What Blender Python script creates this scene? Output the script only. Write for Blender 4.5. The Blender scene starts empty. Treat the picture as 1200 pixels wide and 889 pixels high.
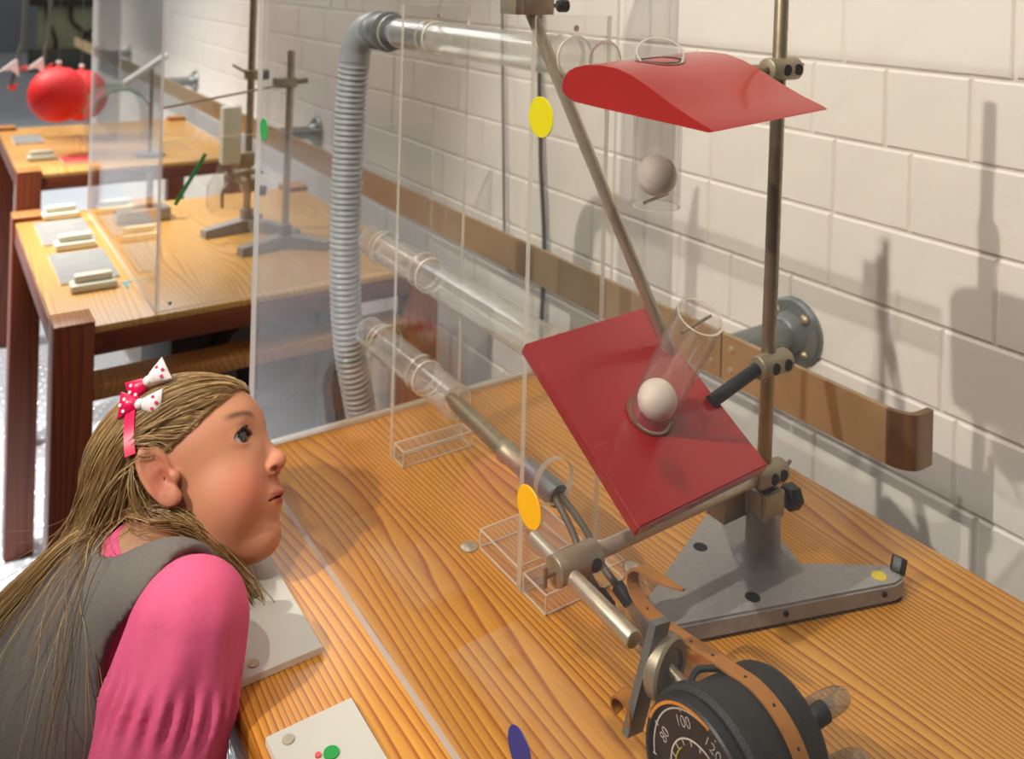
import bpy, bmesh, math, random
import numpy as np
from mathutils import Vector, Matrix
random.seed(7); np.random.seed(7)
SC = bpy.context.scene
COL = SC.collection
# Lengths below are written in table units (table top at z = 0); at the end everything is
# scaled by K to metres and lifted so that the floor lies at z = 0.
K = 1.25
LIFT = 0.72
def W3(x, y, z): return Vector((x*K, y*K, (z+LIFT)*K))

# ------------------------------------------------------------------ camera
a = 0.594666
fw = Vector((math.sin(a), math.cos(a), 0)); rt = Vector((math.cos(a), -math.sin(a), 0)); up = Vector((0, 0, 1))
rr = 0.0279927
# world up leans to the right in the frame, so the camera is turned a little to the left
cr, cu = (rt*math.cos(rr) + up*math.sin(rr)), (-rt*math.sin(rr) + up*math.cos(rr))
cam = bpy.data.cameras.new('camera'); camo = bpy.data.objects.new('camera', cam); COL.objects.link(camo)
M = Matrix.Identity(4)
for i in range(3):
    M[i][0] = cr[i]; M[i][1] = cu[i]; M[i][2] = -fw[i]
M.translation = W3(0, 0, 0.54)
camo.matrix_world = M
cam.sensor_width = 36; cam.lens = 1028/1200*36
cam.shift_x = 0.0; cam.shift_y = -(444.5+20.54)/1200
cam.clip_start = 0.02; cam.clip_end = 60
cam.dof.use_dof = True; cam.dof.focus_distance = 0.66*K; cam.dof.aperture_fstop = 6.3
SC.camera = camo
# ------------------------------------------------------------------ world, lights, exposure
wd = bpy.data.worlds.new('world'); SC.world = wd; wd.use_nodes = True
bg = wd.node_tree.nodes['Background']; bg.inputs[0].default_value = (1.0, .97, .94, 1); bg.inputs[1].default_value = 0.30
def spot(name, loc, aim, power, size, blend, rad, col=(1, .86, .68)):
    l = bpy.data.lights.new(name, 'SPOT'); l.energy = power; l.spot_size = math.radians(size); l.spot_blend = blend
    l.shadow_soft_size = rad; l.color = col
    o = bpy.data.objects.new(name, l); COL.objects.link(o); o.location = W3(*loc)
    o.rotation_euler = (W3(*aim)-W3(*loc)).to_track_quat('-Z', 'Y').to_euler()
    return o
def area(name, loc, aim, power, sx, sy, col=(1, .93, .84)):
    l = bpy.data.lights.new(name, 'AREA'); l.energy = power; l.shape = 'RECTANGLE'; l.size = sx; l.size_y = sy; l.color = col
    o = bpy.data.objects.new(name, l); COL.objects.link(o); o.location = W3(*loc)
    o.rotation_euler = (W3(*aim)-W3(*loc)).to_track_quat('-Z', 'Y').to_euler()
    return o
spot('track_spot_near', (-.54, .15, 1.88), (.85, .68, .22), 95, 44, .6, .02, (1, .95, .86))
spot('track_spot_middle', (-1.30, .63, 1.63), (.80, .80, .28), 210, 40, .6, .02, (1, .95, .86))
spot('track_spot_aisle', (-.55, 2.3, 1.75), (.08, 2.15, 0), 600, 44, 1.0, .03, (1, .96, .91))
spot('track_spot_far', (-.75, 3.6, 1.75), (.0, 3.6, -.6), 330, 80, .7, .03, (1, .96, .92))
spot('track_spot_hall', (-.9, 5.8, 1.9), (-.1, 6.0, -.7), 800, 85, .9, .03, (1, .97, .94))
area('overhead_fill_near', (.1, 1.1, 1.75), (.2, 1.1, 0), 8, .9, .9)  # added soft fill from above, no known ceiling fixture
area('overhead_fill_far', (.2, 3.2, 1.75), (.2, 3.2, 0), 40, 1.5, 1.5, (.97, .97, 1))  # added cool fill over the far tables, no known fixture
SC.view_settings.view_transform = 'Standard'; SC.view_settings.look = 'None'
SC.view_settings.exposure = 0.24; SC.view_settings.gamma = 1.0; SC.view_settings.use_curve_mapping = False
SC.cycles.transparent_max_bounces = 40; SC.cycles.max_bounces = 10

# ------------------------------------------------------------------ materials
def lin(c):
    return tuple(((v/255)/12.92 if v/255 <= .04045 else ((v/255+.055)/1.055)**2.4) for v in c)+(1,)
def newmat(name):
    m = bpy.data.materials.new(name); m.use_nodes = True
    nt = m.node_tree; return m, nt, nt.nodes['Principled BSDF']
def N(nt, t, **kw):
    n = nt.nodes.new(t)
    for k, v in kw.items(): setattr(n, k, v)
    return n
def plain(name, c, rough=.5, metal=0, spec=.5, noise=.06, scale=40, bump=0, coat=0, bscale=None, sss=0):
    m, nt, p = newmat(name)
    p.inputs['Roughness'].default_value = rough; p.inputs['Metallic'].default_value = metal
    p.inputs['Specular IOR Level'].default_value = spec; p.inputs['Coat Weight'].default_value = coat
    tc = N(nt, 'ShaderNodeTexCoord'); nz = N(nt, 'ShaderNodeTexNoise'); nz.inputs['Scale'].default_value = scale; nz.inputs['Detail'].default_value = 5
    nt.links.new(tc.outputs['Object'], nz.inputs['Vector'])
    rp = N(nt, 'ShaderNodeValToRGB'); c0 = lin(c)
    rp.color_ramp.elements[0].position = .3; rp.color_ramp.elements[1].position = .7
    rp.color_ramp.elements[0].color = tuple(v*(1-noise) for v in c0[:3])+(1,)
    rp.color_ramp.elements[1].color = tuple(min(1, v*(1+noise)) for v in c0[:3])+(1,)
    nt.links.new(nz.outputs['Fac'], rp.inputs[0]); nt.links.new(rp.outputs[0], p.inputs['Base Color'])
    if sss:
        p.inputs['Subsurface Weight'].default_value = sss; p.inputs['Subsurface Radius'].default_value = (1, .35, .2); p.inputs['Subsurface Scale'].default_value = .006
    if bump:
        b = N(nt, 'ShaderNodeBump'); b.inputs['Strength'].default_value = bump; b.inputs['Distance'].default_value = .002
        n2 = N(nt, 'ShaderNodeTexNoise'); n2.inputs['Scale'].default_value = bscale or scale*3; n2.inputs['Detail'].default_value = 6
        nt.links.new(tc.outputs['Object'], n2.inputs['Vector'])
        nt.links.new(n2.outputs['Fac'], b.inputs['Height']); nt.links.new(b.outputs[0], p.inputs['Normal'])
    return m
def wood(name, light, dark, axis='Y', scale=26, rough=.34, coat=.25, figure=1.0):
    """pine: growth rings of a log cut lengthwise, so straight lines turn into arches"""
    m, nt, p = newmat(name)
    tc = N(nt, 'ShaderNodeTexCoord'); mp = N(nt, 'ShaderNodeMapping')
    s = {'X': (.12, 1, 1), 'Y': (1, .12, 1), 'Z': (1, 1, .12)}[axis]
    mp.inputs['Scale'].default_value = s
    nt.links.new(tc.outputs['Object'], mp.inputs[0])
    n1 = N(nt, 'ShaderNodeTexNoise'); n1.inputs['Scale'].default_value = 7.5; n1.inputs['Detail'].default_value = 1.5
    nt.links.new(mp.outputs[0], n1.inputs['Vector'])
    sep = N(nt, 'ShaderNodeSeparateXYZ'); nt.links.new(mp.outputs[0], sep.inputs[0])
    across = {'X': 'Y', 'Y': 'X', 'Z': 'X'}[axis]
    mul = N(nt, 'ShaderNodeMath', operation='MULTIPLY'); mul.inputs[1].default_value = scale*4.2
    nt.links.new(sep.outputs[across], mul.inputs[0])
    m2 = N(nt, 'ShaderNodeMath', operation='MULTIPLY'); m2.inputs[1].default_value = 26*figure
    nt.links.new(n1.outputs['Fac'], m2.inputs[0])
    ad = N(nt, 'ShaderNodeMath', operation='ADD'); nt.links.new(mul.outputs[0], ad.inputs[0]); nt.links.new(m2.outputs[0], ad.inputs[1])
    fr = N(nt, 'ShaderNodeMath', operation='FRACT'); nt.links.new(ad.outputs[0], fr.inputs[0])
    rp = N(nt, 'ShaderNodeValToRGB'); e = rp.color_ramp.elements
    L0 = lin(light); D0 = lin(dark)
    e[0].position = 0; e[0].color = L0; e[1].position = .62; e[1].color = tuple(L0[i]*.62+D0[i]*.38 for i in range(3))+(1,)
    x = e.new(.88); x.color = D0
    x = e.new(1.0); x.color = L0
    nt.links.new(fr.outputs[0], rp.inputs[0])
    n3 = N(nt, 'ShaderNodeTexNoise'); n3.inputs['Scale'].default_value = 3.2; n3.inputs['Detail'].default_value = 3
    nt.links.new(mp.outputs[0], n3.inputs['Vector'])
    hs = N(nt, 'ShaderNodeMix', data_type='RGBA', blend_type='MULTIPLY'); hs.inputs['Factor'].default_value = 1
    r3 = N(nt, 'ShaderNodeValToRGB'); r3.color_ramp.elements[0].position = .3; r3.color_ramp.elements[1].position = .7
    r3.color_ramp.elements[0].color = (.80, .66, .50, 1); r3.color_ramp.elements[1].color = (1, 1, 1, 1)
    nt.links.new(n3.outputs['Fac'], r3.inputs[0]); nt.links.new(rp.outputs[0], hs.inputs['A']); nt.links.new(r3.outputs[0], hs.inputs['B'])
    n4 = N(nt, 'ShaderNodeTexNoise'); n4.inputs['Scale'].default_value = 300; n4.inputs['Detail'].default_value = 2
    mp2 = N(nt, 'ShaderNodeMapping'); mp2.inputs['Scale'].default_value = {'X': (.03, 1, 1), 'Y': (1, .03, 1), 'Z': (1, 1, .03)}[axis]
    nt.links.new(tc.outputs['Object'], mp2.inputs[0]); nt.links.new(mp2.outputs[0], n4.inputs['Vector'])
    h2 = N(nt, 'ShaderNodeMix', data_type='RGBA', blend_type='MULTIPLY'); h2.inputs['Factor'].default_value = .35
    nt.links.new(hs.outputs['Result'], h2.inputs['A']); nt.links.new(n4.outputs['Fac'], h2.inputs['B'])
    nt.links.new(h2.outputs['Result'], p.inputs['Base Color'])
    p.inputs['Roughness'].default_value = rough; p.inputs['Coat Weight'].default_value = coat; p.inputs['Coat Roughness'].default_value = .2
    return m
def acrylic(name, tint=(.97, .975, .97), haze=.02, rough=.015, strength=1.0):
    m = bpy.data.materials.new(name); m.use_nodes = True; nt = m.node_tree; nt.nodes.clear()
    out = N(nt, 'ShaderNodeOutputMaterial'); tr = N(nt, 'ShaderNodeBsdfTransparent'); tr.inputs[0].default_value = tint+(1,)
    gl = N(nt, 'ShaderNodeBsdfGlossy'); gl.inputs['Roughness'].default_value = rough
    df = N(nt, 'ShaderNodeBsdfDiffuse'); df.inputs[0].default_value = (.9, .88, .85, 1)
    ge = N(nt, 'ShaderNodeNewGeometry'); dp = N(nt, 'ShaderNodeVectorMath', operation='DOT_PRODUCT')
    nt.links.new(ge.outputs['Normal'], dp.inputs[0]); nt.links.new(ge.outputs['Incoming'], dp.inputs[1])
    ab = N(nt, 'ShaderNodeMath', operation='ABSOLUTE'); nt.links.new(dp.outputs['Value'], ab.inputs[0])
    om = N(nt, 'ShaderNodeMath', operation='SUBTRACT'); om.inputs[0].default_value = 1; nt.links.new(ab.outputs[0], om.inputs[1])
    pw = N(nt, 'ShaderNodeMath', operation='POWER'); pw.inputs[1].default_value = 5; nt.links.new(om.outputs[0], pw.inputs[0])
    ml = N(nt, 'ShaderNodeMath', operation='MULTIPLY_ADD'); ml.inputs[1].default_value = .93*strength; ml.inputs[2].default_value = .04*strength
    nt.links.new(pw.outputs[0], ml.inputs[0])
    mx = N(nt, 'ShaderNodeMixShader'); nt.links.new(ml.outputs[0], mx.inputs[0]); nt.links.new(tr.outputs[0], mx.inputs[1]); nt.links.new(gl.outputs[0], mx.inputs[2])
    m2 = N(nt, 'ShaderNodeMixShader'); nz = N(nt, 'ShaderNodeTexNoise'); nz.inputs['Scale'].default_value = 6; tc = N(nt, 'ShaderNodeTexCoord')
    nt.links.new(tc.outputs['Object'], nz.inputs['Vector'])
    mh = N(nt, 'ShaderNodeMath', operation='MULTIPLY'); mh.inputs[1].default_value = haze*2; nt.links.new(nz.outputs['Fac'], mh.inputs[0])
    nt.links.new(mh.outputs[0], m2.inputs[0]); nt.links.new(mx.outputs[0], m2.inputs[1]); nt.links.new(df.outputs[0], m2.inputs[2])
    nt.links.new(m2.outputs[0], out.inputs[0])
    return m
def edge_mat(name, c, mixv=.5):
    m = bpy.data.materials.new(name); m.use_nodes = True; nt = m.node_tree; nt.nodes.clear()
    out = N(nt, 'ShaderNodeOutputMaterial'); t = N(nt, 'ShaderNodeBsdfTranslucent'); d = N(nt, 'ShaderNodeBsdfDiffuse'); tr = N(nt, 'ShaderNodeBsdfTransparent')
    t.inputs[0].default_value = lin(c); d.inputs[0].default_value = lin(c)
    a1 = N(nt, 'ShaderNodeMixShader'); a1.inputs[0].default_value = .5; nt.links.new(t.outputs[0], a1.inputs[1]); nt.links.new(d.outputs[0], a1.inputs[2])
    a2 = N(nt, 'ShaderNodeMixShader'); a2.inputs[0].default_value = mixv; nt.links.new(tr.outputs[0], a2.inputs[1]); nt.links.new(a1.outputs[0], a2.inputs[2])
    g = N(nt, 'ShaderNodeBsdfGlossy'); g.inputs['Roughness'].default_value = .1
    a3 = N(nt, 'ShaderNodeMixShader'); a3.inputs[0].default_value = .12; nt.links.new(a2.outputs[0], a3.inputs[1]); nt.links.new(g.outputs[0], a3.inputs[2])
    nt.links.new(a3.outputs[0], out.inputs[0]); return m
def attr_mat(name, rough, sss=0, spec=.5, aniso=False):
    m, nt, p = newmat(name); at = N(nt, 'ShaderNodeVertexColor'); at.layer_name = 'Col'
    nz = N(nt, 'ShaderNodeTexNoise'); nz.inputs['Scale'].default_value = 60; tc = N(nt, 'ShaderNodeTexCoord'); nt.links.new(tc.outputs['Object'], nz.inputs['Vector'])
    mx = N(nt, 'ShaderNodeMix', data_type='RGBA', blend_type='MULTIPLY'); mx.inputs['Factor'].default_value = .12
    nt.links.new(at.outputs['Color'], mx.inputs['A']); nt.links.new(nz.outputs['Color'], mx.inputs['B'])
    nt.links.new(mx.outputs['Result'], p.inputs['Base Color']); p.inputs['Roughness'].default_value = rough; p.inputs['Specular IOR Level'].default_value = spec
    if sss:
        p.inputs['Subsurface Weight'].default_value = sss; p.inputs['Subsurface Radius'].default_value = (1, .35, .2); p.inputs['Subsurface Scale'].default_value = .006
    return m
MT = {}
MT['paint'] = plain('painted_masonry', (226, 219, 208), .55, noise=.025, scale=9, bump=.35, bscale=60)
MT['mortar'] = plain('painted_mortar', (222, 214, 203), .65, noise=.03, scale=14, bump=.4, bscale=70)
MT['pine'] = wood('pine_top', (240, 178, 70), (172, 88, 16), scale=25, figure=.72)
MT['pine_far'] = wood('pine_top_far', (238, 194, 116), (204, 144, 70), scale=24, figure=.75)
MT['leg'] = wood('stained_leg', (152, 74, 36), (112, 48, 20), 'Z', 16, .45, .1, .4)
MT['rim'] = wood('stained_rim', (140, 68, 32), (104, 44, 20), 'X', 16, .45, .1, .4)
MT['cap'] = wood('leg_cap', (206, 150, 86), (170, 106, 50), 'Y', 20, .4, .2, .4)
MT['steel'] = plain('brushed_steel', (196, 184, 162), .38, .7, noise=.08, scale=120)
MT['steel_dark'] = plain('worn_steel', (158, 144, 120), .4, .75, noise=.1, scale=90)
MT['clampm'] = plain('clamp_metal', (160, 148, 124), .45, .6, noise=.1, scale=80)
MT['hole'] = plain('bore_shadow_black', (14, 12, 11), .7)
MT['brass'] = plain('bronze_bar', (182, 156, 118), .4, .6, noise=.07, scale=30)
MT['brass_end'] = plain('bronze_bar_end', (142, 112, 84), .36, .7, noise=.06, scale=60)
MT['pipe'] = plain('grey_pipe', (128, 132, 130), .35, .6, noise=.06)
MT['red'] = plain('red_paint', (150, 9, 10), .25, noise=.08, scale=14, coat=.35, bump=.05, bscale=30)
MT['redtop'] = plain('red_paint_pale', (166, 27, 23), .34, noise=.07, scale=14, coat=.35, bump=.05, bscale=30)  # lighter red, used on the wing
MT['cast'] = plain('hammered_grey_paint', (150, 146, 143), .42, .15, noise=.08, scale=120, bump=.12)
MT['black'] = plain('black_plastic', (26, 25, 24), .45)
MT['rubber'] = plain('black_rubber', (34, 34, 34), .55, bump=.2)
MT['crinkle'] = plain('crinkle_black', (34, 32, 29), .6, noise=.15, scale=220, bump=.5, bscale=420)
MT['leather'] = plain('tan_leather', (160, 104, 46), .6, noise=.12, scale=60, bump=.2)
MT['leather_in'] = plain('leather_back', (110, 70, 30), .7, noise=.12, scale=60)
MT['hose'] = plain('grey_hose', (160, 163, 165), .3, noise=.04, coat=.3)
MT['fitting'] = plain('grey_fitting', (120, 126, 128), .35, coat=.2)
MT['cream'] = plain('cream_plastic', (214, 213, 192), .35, noise=.03)
MT['frost'] = plain('frosted_plate', (198, 194, 182), .3, noise=.04, scale=12)
MT['frost_far'] = plain('frosted_plate_far', (146, 147, 144), .25, noise=.08, scale=30)
MT['white'] = plain('white_edge', (236, 232, 222), .35, noise=.02)
MT['ball'] = plain('scuffed_ball', (234, 222, 210), .6, noise=.13, scale=45)
MT['yellow'] = plain('yellow_sticker', (205, 190, 10), .4, noise=.02)
MT['orange'] = plain('orange_sticker', (246, 176, 8), .4, noise=.02)
MT['blue'] = plain('blue_sticker', (22, 34, 130), .4, noise=.02)
MT['green'] = plain('green_sticker', (20, 150, 60), .4, noise=.02)
MT['teal'] = plain('teal_tape', (60, 160, 180), .5, noise=.02)
MT['floor'] = plain('studded_floor', (186, 192, 200), .35, .1, noise=.05, scale=6)
MT['stud'] = plain('floor_stud', (216, 220, 224), .25, .2, noise=.03)
MT['backwall'] = plain('grey_back_wall', (132, 136, 142), .7, noise=.05, scale=2)
MT['sidewall'] = plain('pale_side_wall', (84, 80, 76), .7, noise=.06, scale=2)
MT['balloon'] = plain('red_balloon', (226, 30, 30), .55, noise=.02)
MT['blower'] = plain('blower_black', (38, 34, 32), .5, .2, noise=.1)
MT['blower_ring'] = plain('blower_ring_grey', (96, 90, 82), .45, .3, noise=.06)
MT['panelgreen'] = plain('pale_green_panel', (176, 178, 142), .6, noise=.08, scale=4)
MT['beam'] = plain('dark_beam', (60, 56, 44), .6, noise=.1, scale=6)
MT['plinth'] = plain('dull_green_plinth', (84, 88, 78), .6, noise=.08, scale=4)
MT['pinkred'] = plain('pink_red_tip', (220, 80, 74), .5)
MT['cable'] = plain('black_cable', (36, 36, 34), .5)
MT['hosedark'] = plain('olive_hose', (84, 76, 58), .35, noise=.05)
MT['cable2'] = plain('grey_cable', (110, 108, 100), .5)
MT['dial'] = plain('dial_black', (24, 18, 16), .4)
MT['dialwhite'] = plain('dial_white', (214, 206, 194), .6)
MT['dialyellow'] = plain('dial_yellow', (206, 186, 60), .6)
MT['dialorange'] = plain('dial_orange', (220, 140, 30), .5)
MT['clear'] = acrylic('clear_panel', (.982, .982, .976), .003, .015, .8)
MT['tube'] = acrylic('clear_tube', (.95, .945, .92), .06, .12, 1.1)
MT['tubeclear'] = acrylic('clear_ball_tube', (.98, .975, .97), .03, .05, 1.4)
MT['hoseclear'] = acrylic('yellowed_clear_hose', (.74, .73, .68), .05, .06, 1.5)
MT['edge'] = edge_mat('panel_edge', (232, 224, 206), .75)
MT['edgelight'] = edge_mat('panel_edge_pale', (248, 244, 240), .85)
MT['edgefaint'] = edge_mat('foot_edge', (240, 232, 216), .35)
MT['ring'] = edge_mat('tube_rim', (244, 238, 224), .9)
MT['skin'] = attr_mat('skin', .48, .35, .35)
MT['hair'] = attr_mat('hair', .36, 0, .6)
MT['pink'] = plain('pink_jersey', (226, 90, 131), .75, noise=.04, scale=200, bump=.12, bscale=700)
MT['vest'] = plain('grey_felt', (112, 104, 97), .85, noise=.07, scale=240, bump=.2, bscale=600)
MT['denim'] = plain('dark_denim', (52, 58, 82), .8, noise=.08, scale=200)
MT['shoe'] = plain('dark_shoe', (60, 46, 44), .6)
MT['bandpink'] = plain('pink_satin', (222, 20, 82), .3, noise=.03)
MT['bowwhite'] = plain('white_satin', (242, 234, 230), .4, noise=.02)
MT['eyewhite'] = plain('eye_white', (186, 176, 172), .15, noise=.02)
MT['iris'] = plain('iris_dark', (22, 16, 15), .08, noise=.1, scale=200, coat=1)

# ------------------------------------------------------------------ mesh helpers
class MB:
    def __init__(s): s.v = []; s.f = []; s.m = []; s.mi = 0
    def add(s, vs, fs, mi=None):
        o = len(s.v); s.v += [tuple(map(float, v)) for v in vs]; s.f += [tuple(i+o for i in f) for f in fs]
        s.m += [s.mi if mi is None else mi]*len(fs); return s
    def box(s, x0, x1, y0, y1, z0, z1, ch=0, mi=None):
        bm = bmesh.new(); bmesh.ops.create_cube(bm, size=1)
        for v in bm.verts: v.co = Vector(((x0+x1)/2+v.co.x*(x1-x0), (y0+y1)/2+v.co.y*(y1-y0), (z0+z1)/2+v.co.z*(z1-z0)))
        if ch: bmesh.ops.bevel(bm, geom=bm.edges[:], offset=ch, segments=2, affect='EDGES', profile=.5)
        return s.bm(bm, mi)
    def bm(s, bm, mi=None):
        bm.verts.index_update()
        s.add([v.co[:] for v in bm.verts], [[v.index for v in f.verts] for f in bm.faces], mi); bm.free(); return s
    def frame(s, d):
        d = Vector(d).normalized(); h = Vector((0, 0, 1)) if abs(d.z) < .9 else Vector((1, 0, 0))
        u = d.cross(h).normalized(); return d, u, d.cross(u)
    def cyl(s, p, q, r, r2=None, n=24, cap=True, mi=None, ch=0):
        """solid round bar between two points, with softened ends if ch is given"""
        p, q = Vector(p), Vector(q); r2 = r if r2 is None else r2
        L = (q-p).length
        if ch: pr = [(0, r-ch), (ch*.4, r-ch*.3), (ch, r), (L-ch, r2), (L-ch*.4, r2-ch*.3), (L, r2-ch)]
        else: pr = [(0, r), (L, r2)]
        return s.lathe(p, q-p, pr, n, cap, mi)
    def lathe(s, p, d, prof, n=24, cap=True, mi=None):
        p = Vector(p); d, u, w = s.frame(d); vs = []; fs = []
        for (t, r) in prof:
            for k in range(n):
                a_ = 2*math.pi*k/n; vs.append(p+d*t+u*(r*math.cos(a_))+w*(r*math.sin(a_)))
        m = len(prof)
        for i in range(m-1):
            for k in range(n): fs.append((i*n+k, i*n+(k+1) % n, (i+1)*n+(k+1) % n, (i+1)*n+k))
        if cap: fs.append(tuple(range(n))[::-1]); fs.append(tuple(range((m-1)*n, m*n)))
        return s.add(vs, fs, mi)
    def pipe(s, p, q, r, ri, n=40, mi=None, me=None):
        """hollow tube with wall thickness; me = material index of the two cut rims"""
        p, q = Vector(p), Vector(q); L = (q-p).length
        s.lathe(p, q-p, [(0, r), (L, r)], n, False, mi); s.lathe(p, q-p, [(L, ri), (0, ri)], n, False, mi)
        s.lathe(p, q-p, [(0, ri), (0, r)], n, False, me if me is not None else mi); s.lathe(p, q-p, [(L, r), (L, ri)], n, False, me if me is not None else mi); return s
    def tube(s, pts, r, n=12, cap=True, mi=None):
        pts = [Vector(p) for p in pts]; vs = []; fs = []; u = None
        for i, p in enumerate(pts):
            d = (pts[min(i+1, len(pts)-1)]-pts[max(i-1, 0)]).normalized()
            if u is None: _, u, _ = s.frame(d)
            u = (u-d*u.dot(d)).normalized(); w = d.cross(u); ri = r(i/(len(pts)-1)) if callable(r) else r
            for k in range(n):
                a_ = 2*math.pi*k/n; vs.append(p+u*(ri*math.cos(a_))+w*(ri*math.sin(a_)))
        for i in range(len(pts)-1):
            for k in range(n): fs.append((i*n+k, i*n+(k+1) % n, (i+1)*n+(k+1) % n, (i+1)*n+k))
        if cap: fs.append(tuple(range(n))[::-1]); fs.append(tuple(range((len(pts)-1)*n, len(pts)*n)))
        return s.add(vs, fs, mi)
    def sphere(s, c, r, seg=32, rings=20, mi=None, sc=(1, 1, 1)):
        bm = bmesh.new(); bmesh.ops.create_uvsphere(bm, u_segments=seg, v_segments=rings, radius=r)
        for v in bm.verts: v.co = Vector((v.co.x*sc[0], v.co.y*sc[1], v.co.z*sc[2]))+Vector(c)
        return s.bm(bm, mi)
    def prism(s, poly, d, mi=None, mside=None):
        """closed 3-D outline pushed along d"""
        d = Vector(d); n = len(poly); vs = [Vector(p) for p in poly]+[Vector(p)+d for p in poly]
        s.add(vs, [tuple(range(n))[::-1], tuple(range(n, 2*n))], mi)
        o = len(s.v)-2*n
        for k in range(n):
            s.f.append((o+k, o+(k+1) % n, o+n+(k+1) % n, o+n+k)); s.m.append((s.mi if mi is None else mi) if mside is None else mside)
        return s
    def ribbon(s, pts, side, wid, th, mi=None):
        """flat strap along pts; side = width direction"""
        pts = [Vector(p) for p in pts]; side = Vector(side).normalized(); vs = []; fs = []
        for i, p in enumerate(pts):
            d = (pts[min(i+1, len(pts)-1)]-pts[max(i-1, 0)]).normalized(); n_ = d.cross(side).normalized()
            for (a_, b_) in ((-1, -1), (1, -1), (1, 1), (-1, 1)): vs.append(p+side*(wid/2*a_)+n_*(th/2*b_))
        for i in range(len(pts)-1):
            for k in range(4): fs.append((i*4+k, i*4+(k+1) % 4, i*4+4+(k+1) % 4, i*4+4+k))
        fs.append((3, 2, 1, 0)); o = (len(pts)-1)*4; fs.append((o, o+1, o+2, o+3)); return s.add(vs, fs, mi)
    def sheet(s, o, ux, uz, w, h, th, holes=(), mi=0, me=1, r0=0):
        """flat panel (origin o, axes ux/uz) with round holes; faces mi, cut edges me"""
        o, ux, uz = Vector(o), Vector(ux), Vector(uz); nn = ux.cross(uz)
        loops = [[(0, 0), (w, 0), (w, h), (0, h)]]
        for (cx, cz, r) in holes: loops.append([(cx+r*math.cos(t*math.pi/18), cz+r*math.sin(t*math.pi/18)) for t in range(36)])
        bm = bmesh.new(); es = []
        for lp in loops:
            vs = [bm.verts.new(o+ux*x+uz*z) for x, z in lp]
            for i in range(len(vs)): es.append(bm.edges.new((vs[i], vs[(i+1) % len(vs)])))
        bmesh.ops.triangle_fill(bm, use_beauty=True, use_dissolve=False, edges=es)
        bm.verts.index_update(); V = [v.co.copy() for v in bm.verts]; Fc = [[v.index for v in f.verts] for f in bm.faces]; bm.free()
        s.add(V, Fc, mi); s.add([v+nn*th for v in V], [f[::-1] for f in Fc], mi)
        for lp in loops:
            n = len(lp); vs = [o+ux*x+uz*z for x, z in lp]
            s.add(vs+[v+nn*th for v in vs], [(k, (k+1) % n, n+(k+1) % n, n+k) for k in range(n)], me)
        return s
def worldloc(o):
    p = Vector((0, 0, 0))
    while o is not None: p += o.location; o = o.parent
    return p
def finish(me, mats, smooth=35):
    for m in mats: me.materials.append(m)
    if smooth:
        me.polygons.foreach_set('use_smooth', [True]*len(me.polygons)); me.set_sharp_from_angle(angle=math.radians(smooth))
def obj(name, mb, mats, parent=None, smooth=35, fix=True):
    if not isinstance(mats, (list, tuple)): mats = [mats]
    vs = np.array(mb.v); me = bpy.data.meshes.new(name)
    if parent is None: base = Vector(((vs[:, 0].min()+vs[:, 0].max())/2, (vs[:, 1].min()+vs[:, 1].max())/2, vs[:, 2].min()))
    else: base = worldloc(parent)
    me.from_pydata((vs-np.array(base)).tolist(), [], mb.f)
    me.polygons.foreach_set('material_index', mb.m)
    if fix:
        bm = bmesh.new(); bm.from_mesh(me); bmesh.ops.recalc_face_normals(bm, faces=bm.faces[:]); bm.to_mesh(me); bm.free()
    finish(me, [MT[m] if isinstance(m, str) else m for m in mats], smooth)
    o = bpy.data.objects.new(name, me); COL.objects.link(o)
    if parent is None: o.location = base
    else: o.parent = parent
    return o
def tag(o, label, cat, group=None):
    o['label'] = label; o['category'] = cat
    if group: o['group'] = group
    return o
def thing(name, label, cat, loc, group=None):
    o = bpy.data.objects.new(name, None); o.empty_display_size = .03; COL.objects.link(o); o.location = loc
    return tag(o, label, cat, group)
def struct(name, mb, mats, parent=None, smooth=35):
    o = obj(name, mb, mats, parent, smooth)
    if parent is None: o['kind'] = 'structure'
    return o
def copytree(root, off, label=None):
    r = root.copy(); COL.objects.link(r); r.location = root.location+Vector(off)
    if label: r['label'] = label
    for ch in root.children:
        c = ch.copy(); COL.objects.link(c); c.parent = r
        for g in ch.children:
            d = g.copy(); COL.objects.link(d); d.parent = c
    return r
def catmull(P, n=8):
    P = [Vector(p) for p in P]; out = []
    for i in range(len(P)-1):
        p0, p1, p2, p3 = P[max(i-1, 0)], P[i], P[i+1], P[min(i+2, len(P)-1)]
        for k in range(n):
            t = k/n; out.append(.5*((2*p1)+(p2-p0)*t+(2*p0-5*p1+4*p2-p3)*t*t+(3*p1-p0-3*p2+p3)*t**3))
    out.append(P[-1]); return out
X, Y, Z = Vector((1, 0, 0)), Vector((0, 1, 0)), Vector((0, 0, 1))

# ------------------------------------------------------------------ the setting
FZ = -LIFT
floor = struct('floor', MB().box(-3.6, 4.0, -1.2, 15.1, FZ-.05, FZ), 'floor')
wall = struct('wall_right', MB().box(1.0012, 1.06, -1.2, 6.6, FZ, 1.9), 'mortar')
struct('wall_back', MB().box(-3.6, 4.0, 15.0, 15.06, FZ, 2.4), 'backwall')
struct('wall_left', MB().box(-3.66, -3.6, -1.2, 15.06, FZ, 2.4), 'sidewall')
struct('wall_front', MB().box(-3.6, 1.0, -1.26, -1.2, FZ, 1.9), 'sidewall')
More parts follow.
